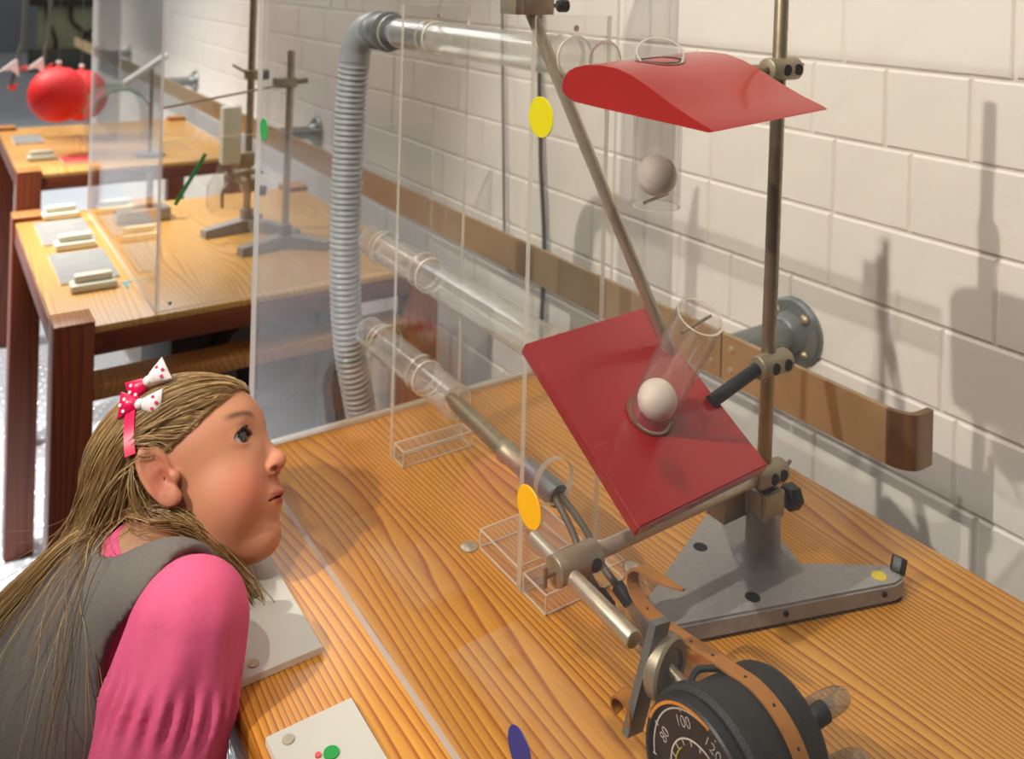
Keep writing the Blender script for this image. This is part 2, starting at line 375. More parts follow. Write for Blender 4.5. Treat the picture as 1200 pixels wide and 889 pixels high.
# studs of the floor (too many to count one by one)
sb = MB(); hexd = [(math.cos(k*math.pi/3), math.sin(k*math.pi/3)) for k in range(6)]
for ix in range(34):
    for iy in range(110):
        x = -.12+ix*.0285+(.01425 if iy % 2 else 0); y = 1.12+iy*.0247
        if x > .86: continue
        vs = [(x+c_*.0085, y+s_*.0085, FZ) for c_, s_ in hexd]+[(x+c_*.0045, y+s_*.0045, FZ+.003) for c_, s_ in hexd]
        sb.add(vs, [(k, (k+1) % 6, 6+(k+1) % 6, 6+k) for k in range(6)]+[(6, 7, 8, 9, 10, 11)])
st = obj('floor_studs', sb, 'stud', floor, 60, False); st['kind'] = 'stuff'
# painted blocks of the wall, laid in a random bond of stretchers and headers
H_ = .0985; ST = .2145; HD = .1065; J = .0032
def blockmesh(L, name):
    l, h, c = (L-J)/2, (H_-J)/2, .0026
    vs = [(.004, -l, -h), (.004, l, -h), (.004, l, h), (.004, -l, h), (.0005, -l, -h), (.0005, l, -h), (.0005, l, h), (.0005, -l, h),
          (-.0014, -l+c, -h+c), (-.0014, l-c, -h+c), (-.0014, l-c, h-c), (-.0014, -l+c, h-c)]
    fs = [(i, (i+1) % 4, 4+(i+1) % 4, 4+i) for i in range(4)]+[(4+i, 4+(i+1) % 4, 8+(i+1) % 4, 8+i) for i in range(4)]+[(8, 9, 10, 11)]
    me = bpy.data.meshes.new(name); me.from_pydata(vs, [], fs)
    bm = bmesh.new(); bm.from_mesh(me); bmesh.ops.recalc_face_normals(bm, faces=bm.faces[:]); bm.to_mesh(me); bm.free()
    finish(me, [MT['paint']], 0); return me
bst, bhd = blockmesh(ST, 'brick'), blockmesh(HD, 'brick_half')
lower = MB(); nb = 0
for k in range(-14, 12):
    zc = .4465+H_*(k+.5)-.001*0
    rng = random.Random(100+k)
    y = {0: .488, -1: .534, -2: .605, -3: .50, -4: .56}.get(k, .45+rng.random()*.12)-6*ST
    first = {0: 'S', -1: 'HHS'}.get(k, '')
    seq = list(first); yy = y; i = 0
    while yy < 6.35:
        if yy > .40 and seq: t_ = seq.pop(0)
        else: t_ = 'S' if (rng.random() < .8 or yy < .4) else 'H'
        L = ST if t_ == 'S' else HD
        vis = (-7 <= k <= 0 and .28 < yy < 5.0)
        if vis:
            o = bpy.data.objects.new('brick', bst if t_ == 'S' else bhd); COL.objects.link(o); o.parent = wall
            o.location = Vector((1.0+rng.uniform(-.0006, .0006), yy+L/2, zc))-wall.location; nb += 1
            o.rotation_euler = (rng.uniform(-.002, .002), rng.uniform(-.004, .004), rng.uniform(-.004, .004))
        else:
            l, h, c = (L-J)/2, (H_-J)/2, .0035; yc = yy+L/2
            lower.add([(1.004, yc-l, zc-h), (1.004, yc+l, zc-h), (1.004, yc+l, zc+h), (1.004, yc-l, zc+h), (.9978, yc-l+c, zc-h+c), (.9978, yc+l-c, zc-h+c), (.9978, yc+l-c, zc+h-c), (.9978, yc-l+c, zc+h-c)],
                      [(i_, (i_+1) % 4, 4+(i_+1) % 4, 4+i_) for i_ in range(4)]+[(4, 5, 6, 7)])
        yy += L
o = obj('outlying_bricks', lower, 'paint', wall, 0); o['kind'] = 'stuff'

# ------------------------------------------------------------------ tables
def table(label, x0, x1, y0, y1, top, proud, shelf=False):
    t = thing('exhibit_table', label, 'table', ((x0+x1)/2, (y0+y1)/2, FZ), 'pine exhibit tables along the wall')
    lw = .055
    if proud:
        tb = MB().box(x0+.004, x1-.004, y0+.006, y1-.006, -.012, 0, .002, 0)
        obj('tabletop', tb, top, t)
        for (a0, a1, b0, b1) in ((x0+lw, x1-lw, y0+.004, y0+.03), (x0+lw, x1-lw, y1-.03, y1-.004), (x0+.003, x0+.028, y0+lw, y1-lw), (x1-.028, x1-.003, y0+lw, y1-lw)):
            obj('apron', MB().box(a0, a1, b0, b1, -.045, -.0125, .002), 'rim' if a1-a0 > b1-b0 else 'leg', t)
    else:
        obj('tabletop', MB().box(x0, x1, y0, y1, -.038, 0, .003), top, t)
    for ax in (x0, x1-lw):
        for ay in (y0, y1-lw):
            z1 = .010 if proud else -.0385
            lg = obj('leg', MB().box(ax-.001, ax+lw+.001, ay-.002, ay+lw+.002, FZ, z1-.003, .003), 'leg', t)
            if proud: obj('leg_cap', MB().box(ax-.001, ax+lw+.001, ay-.002, ay+lw+.002, z1-.0028, z1+.001, .0015), 'cap', lg)
    if shelf:
        obj('stretcher', MB().box(x0+lw, x1-lw, y0+.012, y0+.075, -.118, -.096, .002), 'cap', t)
    return t
table('near pine table with the red wing and the gauge on it', .207, .832, .20, .985, 'pine', False)
table('middle pine table behind the case, with two lab stands on it', .178, .828, 1.446, 2.18, 'pine_far', True, True)
table('far pine table beneath the red balloons', .225, .828, 2.60, 3.40, 'pine_far', True)

# ------------------------------------------------------------------ wall rail
rail = thing('wall_rail', 'flat bronze bar rail on pipe brackets running along the white block wall', 'rail', (.849, .8, .05))
pth = [(.849, .757), (.849, .60), (.849, .532)]+[(.849+.017*(1-math.cos(t)), .532-.024*math.sin(t)) for t in np.linspace(.1, math.pi/2, 8)]+[(.876, .5075), (.886, .5075)]
def bar(path, z0, z1, th):
    mb = MB(); n = len(path); vs = []
    for i, (x, y) in enumerate(path):
        d = Vector(path[min(i+1, n-1)])-Vector(path[max(i-1, 0)]); d.normalize(); nx, ny = -d.y, d.x
        for z in (z0, z1): vs += [(x-nx*th/2, y-ny*th/2, z), (x+nx*th/2, y+ny*th/2, z)]
    fs = []
    for i in range(n-1):
        A = i*4; B = A+4
        fs += [(A, A+1, B+1, B), (A+2, B+2, B+3, A+3), (A, B, B+2, A+2), (A+1, A+3, B+3, B+1)]
    fs += [(0, 2, 3, 1), ((n-1)*4, (n-1)*4+1, (n-1)*4+3, (n-1)*4+2)]
    return mb.add(vs, fs)
obj('bar', bar(pth[:3], .05, .1075, .007), 'brass', rail)
o = obj('curled_end', bar(pth[2:], .05, .1075, .007), 'brass_end', rail); o['label'] = 'dark curled end of the bar'
obj('bar', bar([(.849, .7595), (.849, 6.3)], .05, .1075, .007), 'brass', rail)
for y in (.7425, .7745):
    for z in (.066, .092): obj('screw', MB().lathe((.8455, y, z), -X, [(0, .0042), (.0014, .0038), (.002, .002)], 12), 'steel', rail)
for y in (.765, 2.49, 3.88, 5.3):
    b = obj('bracket_pipe', MB().cyl((.853, y, .078), (.985, y, .078), .0185, .0195, 24), 'pipe', rail)
    obj('flange', MB().lathe((.9985, y, .078), -X, [(0, .045), (.006, .045), (.010, .042), (.013, .028), (.026, .024), (.03, .0205)], 32), 'pipe', b)
    for k in range(4):
        q = math.pi/4+k*math.pi/2
        obj('flange_bolt', MB().lathe((.989, y+.033*math.cos(q), .078+.033*math.sin(q)), -X, [(0, .008), (.003, .008), (.006, .0055), (.0075, .003)], 6), 'steel_dark', b)

# ------------------------------------------------------------------ clear case round the near exhibit
case = thing('display_case', 'clear acrylic guard panels standing round the near exhibit', 'case', (.58, .6, 0))
lp = obj('side_panel', MB().sheet((.3195, .06, 0), Y, Z, .919, .80, .005), ['clear', 'edgelight'], case, 0)
obj('far_panel', MB().sheet((.3255, .985, 0), X, Z, .53, .80, .006, [(.49-.3255, .474, .0225), (.49-.3255, .204, .0225), (.49-.3255, .088, .0225)]), ['clear', 'edge'], case, 0)
obj('bottom_strip', MB().box(.3255, .855, .9772, .9842, .0004, .0065, .0008), 'edge', case)
def disc(p, ax, r, th, n=32): return MB().lathe(p, ax, [(0, r*.98), (th*.3, r), (th, r*.98)], n)
for (y, z, c_, nm) in ((.436, .4576, 'yellow', 'yellow'), (.437, .2171, 'orange', 'orange'), (.440, .0655, 'blue', 'dark blue'), (.952, .3702, 'green', 'green')):
    o = obj('sticker', disc((.3194, y, z), -X, .0127, .0006), c_, lp); o['label'] = '%s round warning sticker' % nm
# ------------------------------------------------------------------ support plates and air tubes
for (py, lab, mz) in ((.885, 'clear upright plate farther from the red wing, on a clear foot', .205), (.630, 'clear upright plate just behind the red wing, on a clear foot', .203)):
    t = thing('support_plate', lab, 'plate', (.4975, py, 0), 'clear upright plates holding the tubes')
    obj('plate', MB().sheet((.454, py+.007, .0005), X, Z, .087, .511, .0065, [(.036, .474, .0205), (.036, mz, .0205), (.036, .087, .0205)]), ['clear', 'edge'], t, 0)
    for (x1, ya, yb) in ((.544, py-.0225 if py > .8 else py-.034, py-.0005),)+(((.530, py+.0085, py+.072),) if py < .8 else ()):
        fo = obj('foot', MB().box(.456, x1, ya, yb, .0005, .0175), 'tubeclear', t, 0)
        eb = MB(); e_ = .0006
        for yy in (ya, yb):
            for zz in (.001, .0175): eb.box(.456, x1, yy-e_, yy+e_, zz-e_, zz+e_)
            for xx in (.456, x1): eb.box(xx-e_, xx+e_, yy-e_, yy+e_, .0005, .0175)
        for xx in (.456, x1):
            for zz in (.001, .0175): eb.box(xx-e_, xx+e_, ya, yb, zz-e_, zz+e_)
        obj('edge_glint', eb, 'ring', fo, 0)  # thin pale bars imitate the bright edge highlights of the clear foot
    obj('screw', MB().lathe((.4975, py-.0003, .500), -Y, [(0, .003), (.0015, .003), (.002, .0015)], 12), 'steel', t)
R0 = .0184
def tubething(lab, z, y0, y1, rings):
    t = thing('air_tube', lab, 'tube', (.49, (y0+y1)/2, z-R0), 'clear air tubes')
    obj('tube_wall', MB().pipe((.49, y1, z), (.49, y0, z), R0, R0-.0022, 40, 0, 1), ['tube', 'ring'], t)
    for y in rings: obj('collar', MB().pipe((.49, y+.0012, z), (.49, y-.0012, z), R0+.0016, R0+.0001, 40), 'ring', t)
    return t
ut = tubething('upper clear air tube blowing over the red wing, fed by the grey hose', .474, .578, .965, (.874, .62))
tubething('middle clear air tube ending behind the tilted red board', .204, .640, 1.03, (.985+.012, .874))
tubething('lowest clear air tube, with the grey probe in its mouth', .087, .808, 1.03, (.997, .874))
# grey corrugated hose with elbow
hs = thing('corrugated_hose', 'grey corrugated hose hanging down from the upper clear tube', 'hose', (.5, 1.08, FZ))
obj('elbow', MB().tube(catmull([(.49, 1.035, .474), (.489, 1.060, .472), (.487, 1.083, .452), (.486, 1.092, .42)], 6), .0205, 24), 'hose', hs)
obj('connector', MB().lathe((.49, .93, .474), Y, [(0, .0149), (.066, .0149), (.066, .0152), (.10, .0152)], 32), 'fitting', hs)
obj('flange', MB().lathe((.49, .993, .474), Y, [(0, .0225), (.002, .0255), (.008, .0255), (.010, .0225), (.030, .0222), (.033, .025), (.040, .025), (.043, .0215), (.05, .0205)], 36), 'fitting', hs)
hp = catmull([(.486, 1.09, .43), (.484, 1.095, .36), (.482, 1.095, .25), (.484, 1.095, .13), (.493, 1.095, .04), (.51, 1.095, -.04), (.535, 1.10, -.16), (.55, 1.12, -.34), (.55, 1.15, -.56), (.55, 1.16, -.7195)], 60)
ln = [0]
for i in range(1, len(hp)): ln.append(ln[-1]+(hp[i]-hp[i-1]).length)
tot = ln[-1]; nn = int(tot/.0075*5); rs = []
j = 0
for i in range(nn+1):
    d_ = tot*i/nn
    while j < len(ln)-2 and ln[j+1] < d_: j += 1
    rs.append(hp[j].lerp(hp[j+1], min(1, (d_-ln[j])/max(1e-9, ln[j+1]-ln[j]))))
obj('hose_body', MB().tube(rs, lambda s: .0198+.0017*math.cos(s*nn/5*2*math.pi), 20), 'hose', hs, 80)

# ------------------------------------------------------------------ stand with clamps and rods
RX, RY = .656, .532
std = thing('lab_stand', 'grey cast stand with a tall steel rod carrying the red boards', 'stand', (RX, RY, 0))
pts = [(.7035, .602), (.6985, .612), (.686, .617), (.530, .549), (.514, .540), (.508, .526), (.513, .5145), (.524, .510), (.728, .4435), (.740, .444), (.748, .452), (.746, .4625), (.7268, .4765), (.680, .508), (.690, .53)]
bm = bmesh.new(); f_ = bm.faces.new([bm.verts.new((x, y, .004)) for x, y in pts])
r_ = bmesh.ops.extrude_face_region(bm, geom=[f_])
bmesh.ops.translate(bm, verts=[v for v in r_['geom'] if isinstance(v, bmesh.types.BMVert)], vec=(0, 0, .0145))
bmesh.ops.recalc_face_normals(bm, faces=bm.faces[:])
bmesh.ops.bevel(bm, geom=[e for e in bm.edges if abs(e.verts[0].co.z-e.verts[1].co.z) < 1e-5 and e.verts[0].co.z > .01], offset=.002, segments=2, affect='EDGES')
base = obj('base', MB().bm(bm), 'cast', std)
for (x, y) in ((.524, .526), (.736, .453), (.692, .602)): obj('foot', MB().cyl((x, y, 0), (x, y, .004), .009), 'rubber', base)
for (x, y) in ((.6165, .5715), (.6054, .500)):
    hb = MB(); hb.lathe((x, y, .0184), Z, [(0, .0066), (.0003, .0066), (.0005, .0058)], 24, False); obj('bolt_hole', hb.lathe((x, y, .0184), Z, [(0, .0058), (.0003, .0058)], 24), ['hole'], base)
for (x, y, z, d) in ((.622, .4781, .0115, (-.31, -.95, 0)), (.716, .4474, .0115, (-.31, -.95, 0))): obj('side_hole', MB().lathe((x, y, z), d, [(0, .0026), (.0012, .0024)], 12), 'hole', base)
obj('badge', MB().lathe((.7244, .4583, .0185), Z, [(0, .0068), (.0006, .0064)], 20), 'dialyellow', base)
obj('levelling_knob', MB().cyl((.7445, .4535, .0165), (.752, .4555, .0275), .0068, n=6, ch=.001), 'black', base)
obj('socket', MB().lathe((RX, RY, .0184), Z, [(0, .025), (.005, .0185), (.012, .0160), (.041, .0152), (.043, .0138)], 28), 'cast', std)
obj('rod', MB().cyl((RX-.001, RY+.001, .03), (RX+.004, RY-.002, .597), .0065, n=20, ch=.001), 'steel_dark', std)
blk = MB(); blk.box(RX-.013, RX+.013, RY-.013, RY-.008, .058, .082, .001); blk.box(RX-.013, RX+.013, RY+.008, RY+.013, .058, .082, .001); blk.box(RX-.013, RX-.008, RY-.008, RY+.008, .058, .082, .001); blk.box(RX+.008, RX+.013, RY-.008, RY+.008, .058, .082, .001)
obj('rod_bracket', blk, 'clampm', std)
kb = MB().cyl((RX+.013, RY-.004, .068), (RX+.024, RY-.006, .068), .0035, n=12); o = obj('bracket_screw', kb, 'steel_dark', std)
obj('knob', MB().cyl((RX+.022, RY-.006, .068), (RX+.036, RY-.009, .068), .0115, n=6, ch=.002), 'black', o)
ch = MB()
ch.box(.618, .652, .545, .549, .052, .080, .0008); ch.box(.618, .652, .563, .567, .052, .080, .0008); ch.box(.618, .6215, .549, .563, .052, .080, .0008)
obj('channel_bracket', ch, 'clampm', std)
# inclined rod to the clamp on the near support plate
tag(obj('inclined_rod', MB().cyl((.640, .556, .060), (.452, .640, .518), .0058, n=18, ch=.001), 'steel'), 'slanting steel rod from the stand foot up to the clear plate', 'rod')
c = thing('clamp', 'square steel clamp with black knob on the slanting rod, at the top', 'clamp', (.452, .644, .508))
bb = MB(); bb.box(.432, .4415, .632, .657, .512, .529, .0008); bb.box(.4415, .474, .632, .6345, .512, .529, .0006); bb.box(.4415, .474, .6485, .657, .512, .529, .0008); bb.box(.462, .474, .6345, .6485, .512, .529, .0006)
obj('body', bb, 'clampm', c)
obj('set_screw', MB().cyl((.474, .642, .520), (.486, .640, .520), .002, n=10), 'steel_dark', c)
obj('knob', MB().cyl((.484, .640, .520), (.494, .638, .520), .006, n=8, ch=.001), 'black', c)
def crossclamp(lab, p, L, r, holes, screw, cat='clamp', d=X):
    t = thing('rod_clamp', lab, cat, (p[0], p[1], p[2]-r), 'round rod clamps')
    p = Vector(p); q0 = p-d*(L/2); q1 = p+d*(L/2)
    obj('body', MB().cyl(q0, q1, r, n=28, ch=.0012), 'clampm', t)
    for h in holes:
        c0 = p+d*h; obj('bore', MB().lathe(c0+Vector((0, -r-.0003, 0)), Y, [(0, .0052), (.0035, .0052)], 18), 'hole', t)
    s0 = p+d*screw[0]; s1 = s0+Vector(screw[1]); w = obj('thumb_screw', MB().cyl(s0, s1, .0019, n=10), 'steel_dark', t)
    dd = Vector(screw[2]); obj('wing', MB().cyl(s1-dd, s1+dd, .0018, n=10), 'steel_dark', w)
    return t
crossclamp('round steel clamp on the tall rod level with the red wing', (RX+.002, RY-.004, .4675), .040, .0105, (-.003, .0125), (.02, (.008, 0, .001), (.003, 0, .003)))
crossclamp('round steel clamp on the tall rod holding the black bar', (RX+.001, RY-.004, .197), .040, .0105, (-.006, .0105), (-.004, (0, .002, -.017), (.003, 0, -.002)))
crossclamp('round steel clamp low on the tall rod holding the long steel crossbar', (RX+.002, RY-.004, .096), .034, .010, (-.004, .008), (.016, (.009, 0, .001), (.004, 0, .003)))
crossclamp('round steel clamp where the crossbar meets the gauge rod', (.434, .531, .090), .042, .0115, (.012,), (-.021, (-.009, -.001, 0), (0, 0, .0075)))
tag(obj('crossbar', MB().cyl((.4555, .531, .091), (.640, .531, .0945), .0062, n=18, ch=.001), 'steel'), 'long steel crossbar below the tilted red board', 'rod')
tag(obj('gauge_rod', MB().cyl((.424, .574, .090), (.424, .452, .084), .0065, n=18, ch=.001), 'steel'), 'steel rod reaching from the lower clamp towards the gauge', 'rod')
tag(obj('black_bar', MB().cyl((.580, .5305, .1795), (.637, .529, .196), .0058, n=18), 'rubber'), 'short black bar between tilted red board and tall rod', 'rod')

# ------------------------------------------------------------------ red wing with its ball tube
prof = [(.5675, .4565), (.5655, .4635), (.560, .4695), (.551, .4738), (.538, .4768), (.520, .4782), (.502, .4778), (.484, .4742), (.464, .4672), (.444, .4590), (.424, .4520), (.406, .4468), (.403, .4452), (.407, .4442), (.43, .4445), (.47, .4450), (.52, .4455), (.552, .4463), (.563, .450), (.567, .4532)]
wx0, wx1 = .436, .556
wing = thing('red_wing', 'glossy red wing section mounted high on the tall rod', 'wing', ((wx0+wx1)/2, .485, .444))
sl = .008/(wx1-wx0)
ring_ = [(.4905+.0200*math.cos(k*math.pi/18), .512+.0200*math.sin(k*math.pi/18)) for k in range(36)]
def wtop(y):
    P_ = prof[:12]
    for (y1, z1), (y0, z0) in zip(P_, P_[1:]):
        if y0 <= y <= y1: return z0+(z1-z0)*(y-y0)/(y1-y0)
    return .46
wm = MB(); n = len(prof)
secs = [wx0, wx1]
wm.add([(wx0, y, z) for y, z in prof]+[(wx1, y, z+.008) for y, z in prof], [tuple(range(n)), tuple(range(n, 2*n))[::-1]]+[(k, n+k, n+(k+1) % n, (k+1) % n) for k in range(n)])
# finer skin so that the nose stays round
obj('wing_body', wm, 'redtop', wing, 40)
obj('hole_rim', MB().add([(x, y, wtop(y)+.0006+sl*(x-wx0)) for x, y in ring_]+[(.4905+(x-.4905)*.86, .512+(y-.512)*.86, wtop(y)+.0009+sl*(x-wx0)) for x, y in ring_], [(k, (k+1) % 36, 36+(k+1) % 36, 36+k) for k in range(36)]), 'steel_dark', wing)
hf = [(.4905+(x-.4905)*.86, .512+(y-.512)*.86) for x, y in ring_]
obj('hole', MB().add([(x, y, wtop(y)+.0004+sl*(x-wx0)) for x, y in hf], [tuple(range(36))]), 'hole', wing)
obj('mounting_rod', MB().cyl((wx1, .530, .468), (RX-.019, .529, .4675), .005, n=16), 'steel_dark', wing)
def balltube(lab, p0, ax, L, pin_at, pin_dir, slant=0, ri=.0193):
    t = thing('ball_tube', lab, 'tube', Vector(p0)+Vector(ax)*0, 'clear tubes holding a ball')
    p0 = Vector(p0); ax = Vector(ax).normalized()
    pm = MB().pipe(p0, p0+ax*L, ri, ri-.0018, 44, 0, 1)
    if slant: pm.v = [(x, y, z+(slant*((x-p0.x)*.6+(y-p0.y)*.8) if z > p0.z+L*.9 else 0)) for x, y, z in pm.v]
    obj('tube_wall', pm, ['tubeclear', 'ring'], t)
    pc = p0+ax*pin_at; pd = Vector(pin_dir); pd = (pd-ax*pd.dot(ax)).normalized()
    obj('pin', MB().cyl(pc-pd*(ri+.0006), pc+pd*(ri+.0006), .0013, n=10), 'steel_dark', t)
    return t
balltube('clear tube hanging down through the red wing', (.4905, .512, .3655), (0, 0, 1), .1215, .006, (.85, .3, 0), .62)
tag(obj('ball', MB().sphere((.4905, .512, .3655+.0078+.0163), .0162), 'ball'), 'scuffed pale ball in the tube under the red wing', 'ball', 'balls in the clear tubes')
# ------------------------------------------------------------------ tilted red board with ball tube
u_ = Vector((0, .1515, .0815)).normalized(); n_ = Vector((0, -u_.z, u_.y))
bx0, bx1 = .447, .590; b0 = Vector((0, .4745, .1425)); BL = .172
tb_ = thing('red_board', 'flat red board tilted on the stand in the middle of the case', 'board', (.5185, .55, .135))
th_ = .011
q = [b0, b0+u_*BL, b0+u_*BL-n_*th_, b0-n_*th_]
bm = bmesh.new(); vs = [bm.verts.new((bx0, p.y, p.z)) for p in q]; f_ = bm.faces.new(vs); r_ = bmesh.ops.extrude_face_region(bm, geom=[f_])
for v in r_['geom']:
    if isinstance(v, bmesh.types.BMVert): v.co.x = bx1; v.co.z += .006
bmesh.ops.recalc_face_normals(bm, faces=bm.faces[:]); bmesh.ops.bevel(bm, geom=bm.edges[:], offset=.0012, segments=2, affect='EDGES')
obj('board', MB().bm(bm), 'red', tb_)
hc = Vector((.5165, 0, 0))+b0+u_*.074+Vector((0, 0, .0032))
obj('hole_rim', MB().pipe(hc+n_*.0003, hc+n_*.0016, .0205, .0176, 40), 'leather_in', tb_)
o = balltube('clear tube standing up from the tilted red board', hc+n_*.0016, n_, .112, .104, (.97, .1, .2))
tag(obj('ball', MB().sphere(hc+n_*.0185, .0165), 'ball'), 'scuffed white ball in the tube on the tilted red board', 'ball', 'balls in the clear tubes')

# ------------------------------------------------------------------ probe, hoses
pb = thing('flow_probe', 'grey pointed metal probe in the mouth of the lowest clear tube', 'probe', (.495, .72, .06))
obj('nose', MB().lathe((.49, .832, .087), (.004, -.11, -.012), [(0, .0012), (.006, .0045), (.018, .0075), (.04, .0088), (.112, .0092)], 20), 'steel_dark', pb)
obj('collar', MB().lathe((.4940, .722, .0750), (.004, -.11, -.009), [(0, .0102), (.002, .0112), (.008, .0112), (.010, .0098), (.038, .0098)], 20), 'clampm', pb)
obj('sleeve', MB().lathe((.4955, .685, .0720), (.004, -.11, -.004), [(0, .0108), (.002, .0116), (.045, .0116), (.05, .0104)], 20), 'pipe', pb)
for k, (P_, lab, f0) in enumerate((([(.493, .636, .071), (.478, .59, .068), (.462, .55, .062), (.4585, .52, .055), (.462, .495, .045), (.468, .47, .032), (.470, .44, .02), (.472, .43, .015)], 'thin clear hose, left of the two, running from probe to gauge', 3),
                     ([(.499, .635, .071), (.492, .59, .066), (.482, .555, .058), (.483, .525, .048), (.487, .500, .030), (.489, .47, .014), (.496, .44, .008), (.505, .43, .008)], 'thin clear hose, right of the two, running beside the stand base', 3))):
    t = thing('clear_hose', lab, 'hose', P_[0], 'thin clear hoses')
    cc = catmull(P_, 8)
    o = obj('hose_upper', MB().tube(cc[:f0*8], .0032, 10), 'hosedark', t); o['label'] = 'dark olive upper length'
    obj('hose_lower', MB().tube(cc[f0*8:], .0048, 12), 'hoseclear', t)
    i = f0*8; obj('ferrule', MB().cyl(cc[i-3], cc[i+1], .0058, n=14, ch=.0008), 'rubber', t)

# ------------------------------------------------------------------ gauge
GX, GY, GZ, GR = .413, .374, .0500, .0446
g = thing('pressure_gauge', 'round black dial gauge with a leather strap, on the near table', 'gauge', (.45, .375, 0))
obj('case', MB().lathe((GX, GY, GZ), (1, .03, -.05), [(0, .047), (.003, .0495), (.009, .0495), (.0105, .0478), (.012, GR), (.066, .0425), (.071, .040), (.072, .034)], 48), 'crinkle', g)
bz = obj('dial_housing', MB().lathe((GX+.001, GY, GZ), -X, [(0, .0460), (.007, .0460), (.0085, .0448), (.0085, .0425), (.0045, .0418)], 48, False), 'black', g)
dialx = GX-.0045
dl = obj('dial', MB().lathe((dialx+.001, GY, GZ), -X, [(0, .0424), (.001, .0424)], 48), 'dial', g)
def arc(r0, r1, a0, a1, x, n=40):
    vs = []; 
    for k in range(n+1):
        t = a0+(a1-a0)*k/n
        for r in (r0, r1): vs.append((x, GY-r*math.sin(t), GZ+r*math.cos(t)))
    top = [(2*k, 2*k+1, 2*k+3, 2*k+2) for k in range(n)]
    m = MB(); m.add(vs, top); m.add([(x-.0003, y, z) for (x, y, z) in vs], [f[::-1] for f in top]); return m
R_ = math.radians
# dial angles: 0 = up, growing clockwise for a reader in front of the face (towards -Y ... seen from -X, +Y is left)
obj('outer_scale', arc(.0392, .0401, R_(-102), R_(130), dialx-.0002), 'dialwhite', dl)
obj('inner_scale', arc(.0236, .0245, R_(-150), R_(150), dialx-.0002), 'dialwhite', dl)
obj('yellow_arc', arc(.0196, .0203, R_(-140), R_(-50), dialx-.0002), 'dialyellow', dl)
o = obj('orange_marker', arc(.0428, .0446, R_(-70), R_(12), GX-.0077), 'dialorange', bz)
tk = MB()
for t in range(-140, 141, 20):
    a_ = R_(t); dv = Vector((0, -math.sin(a_), math.cos(a_))); sd = Vector((0, math.cos(a_), math.sin(a_)))
    for (r0, r1) in ((.0205, .0237),):
        c0 = Vector((dialx-.0003, GY, GZ)); vs = [c0+dv*r0-sd*.0004, c0+dv*r0+sd*.0004, c0+dv*r1+sd*.0004, c0+dv*r1-sd*.0004]
        tk.add(vs, [(0, 1, 2, 3)])
for t in (-102, -72, -27, 18, 62):
    a_ = R_(t); dv = Vector((0, -math.sin(a_), math.cos(a_))); sd = Vector((0, math.cos(a_), math.sin(a_)))
    c0 = Vector((dialx-.0003, GY, GZ)); tk.add([c0+dv*.0378-sd*.0004, c0+dv*.0378+sd*.0004, c0+dv*.0414+sd*.0004, c0+dv*.0414-sd*.0004], [(0, 1, 2, 3)])
obj('tick_marks', tk, 'dialwhite', dl)
def text(s, ang, r, size, parent, mat='dialwhite'):
    cu_ = bpy.data.curves.new('numeral', 'FONT'); cu_.body = s; cu_.size = size; cu_.align_x = 'CENTER'; cu_.align_y = 'CENTER'; cu_.extrude = .0001; cu_.offset = -.00022*size/.0085
    to = bpy.data.objects.new('numeral', cu_); COL.objects.link(to)
    me = bpy.data.meshes.new_from_object(to.evaluated_get(bpy.context.evaluated_depsgraph_get())); bpy.data.objects.remove(to)
    a_ = R_(ang); upv = Vector((0, -math.sin(a_), math.cos(a_))); rv = Vector((0, -math.cos(a_), -math.sin(a_))); pos = Vector((dialx-.0004, GY, GZ))+upv*r
    Mx = Matrix(((rv.x, upv.x, -1, pos.x), (rv.y, upv.y, 0, pos.y), (rv.z, upv.z, 0, pos.z), (0, 0, 0, 1)))
    me.transform(Mx); me.transform(Matrix.Translation(-worldloc(parent))); me.materials.clear(); me.materials.append(MT[mat])
    o = bpy.data.objects.new('numeral', me); COL.objects.link(o); o.parent = parent; return o
text('80', -72, .0318, .0095, dl); text('100', -27, .0326, .0095, dl); text('120', 18, .0318, .0095, dl)
text('400', 14, .0145, .005, dl); text('300', -82, .0145, .005, dl)
sx = .4565
sp = [(sx, GY+.0447*math.cos(t), .0475+.0447*math.sin(t)) for t in np.linspace(R_(-30), R_(104), 28)]
sp = [(sx, 2*GY-y, z) for x, y, z in sp]
sp += catmull([(sx, .402, .0885), (sx, .42, .0855), (.457, .45, .0805), (.457, .474, .0795), (.457, .488, .0858), (.457, .491, .097), (.457, .483, .1055), (.457, .470, .108), (.458, .455, .109), (.459, .440, .1125)], 6)[0:]
stp = obj('strap', MB().ribbon(sp[:-9], X, .0112, .0016), 'leather', g); tip = [Vector(p) for p in sp[-10:]]; tm = MB()
for k in range(9):
    w0, w1 = .0112*(1-.085*k)/2, .0112*(1-.085*(k+1))/2; tm.add([tip[k]-X*w0, tip[k]+X*w0, tip[k+1]+X*w1, tip[k+1]-X*w1]+[p+Z*.0014 for p in (tip[k]-X*w0, tip[k]+X*w0, tip[k+1]+X*w1, tip[k+1]-X*w1)], [(0, 1, 2, 3), (4, 7, 6, 5), (0, 3, 7, 4), (1, 5, 6, 2)])
obj('strap_tip', tm, 'leather', stp)
for k in (14, 20, 26, 31, 36, 41, 46):
    d_ = Vector(sp[k+1])-Vector(sp[k-1]); nn_ = Vector((0, -d_.z, d_.y)).normalized()
    nn_ = nn_ if nn_.z > 0 else -nn_
    obj('punched_hole', MB().lathe(Vector(sp[k])+nn_*.0008, nn_, [(0, .0011), (.0002, .0011)], 10), 'hole', stp)
lp2 = [(.412, .446+.0095*math.cos(t), .047+.0075*math.sin(t)) for t in np.linspace(R_(-60), R_(250), 18)]
obj('strap_loop', MB().ribbon(lp2, (1, .2, 0), .012, .0015), 'leather', g)
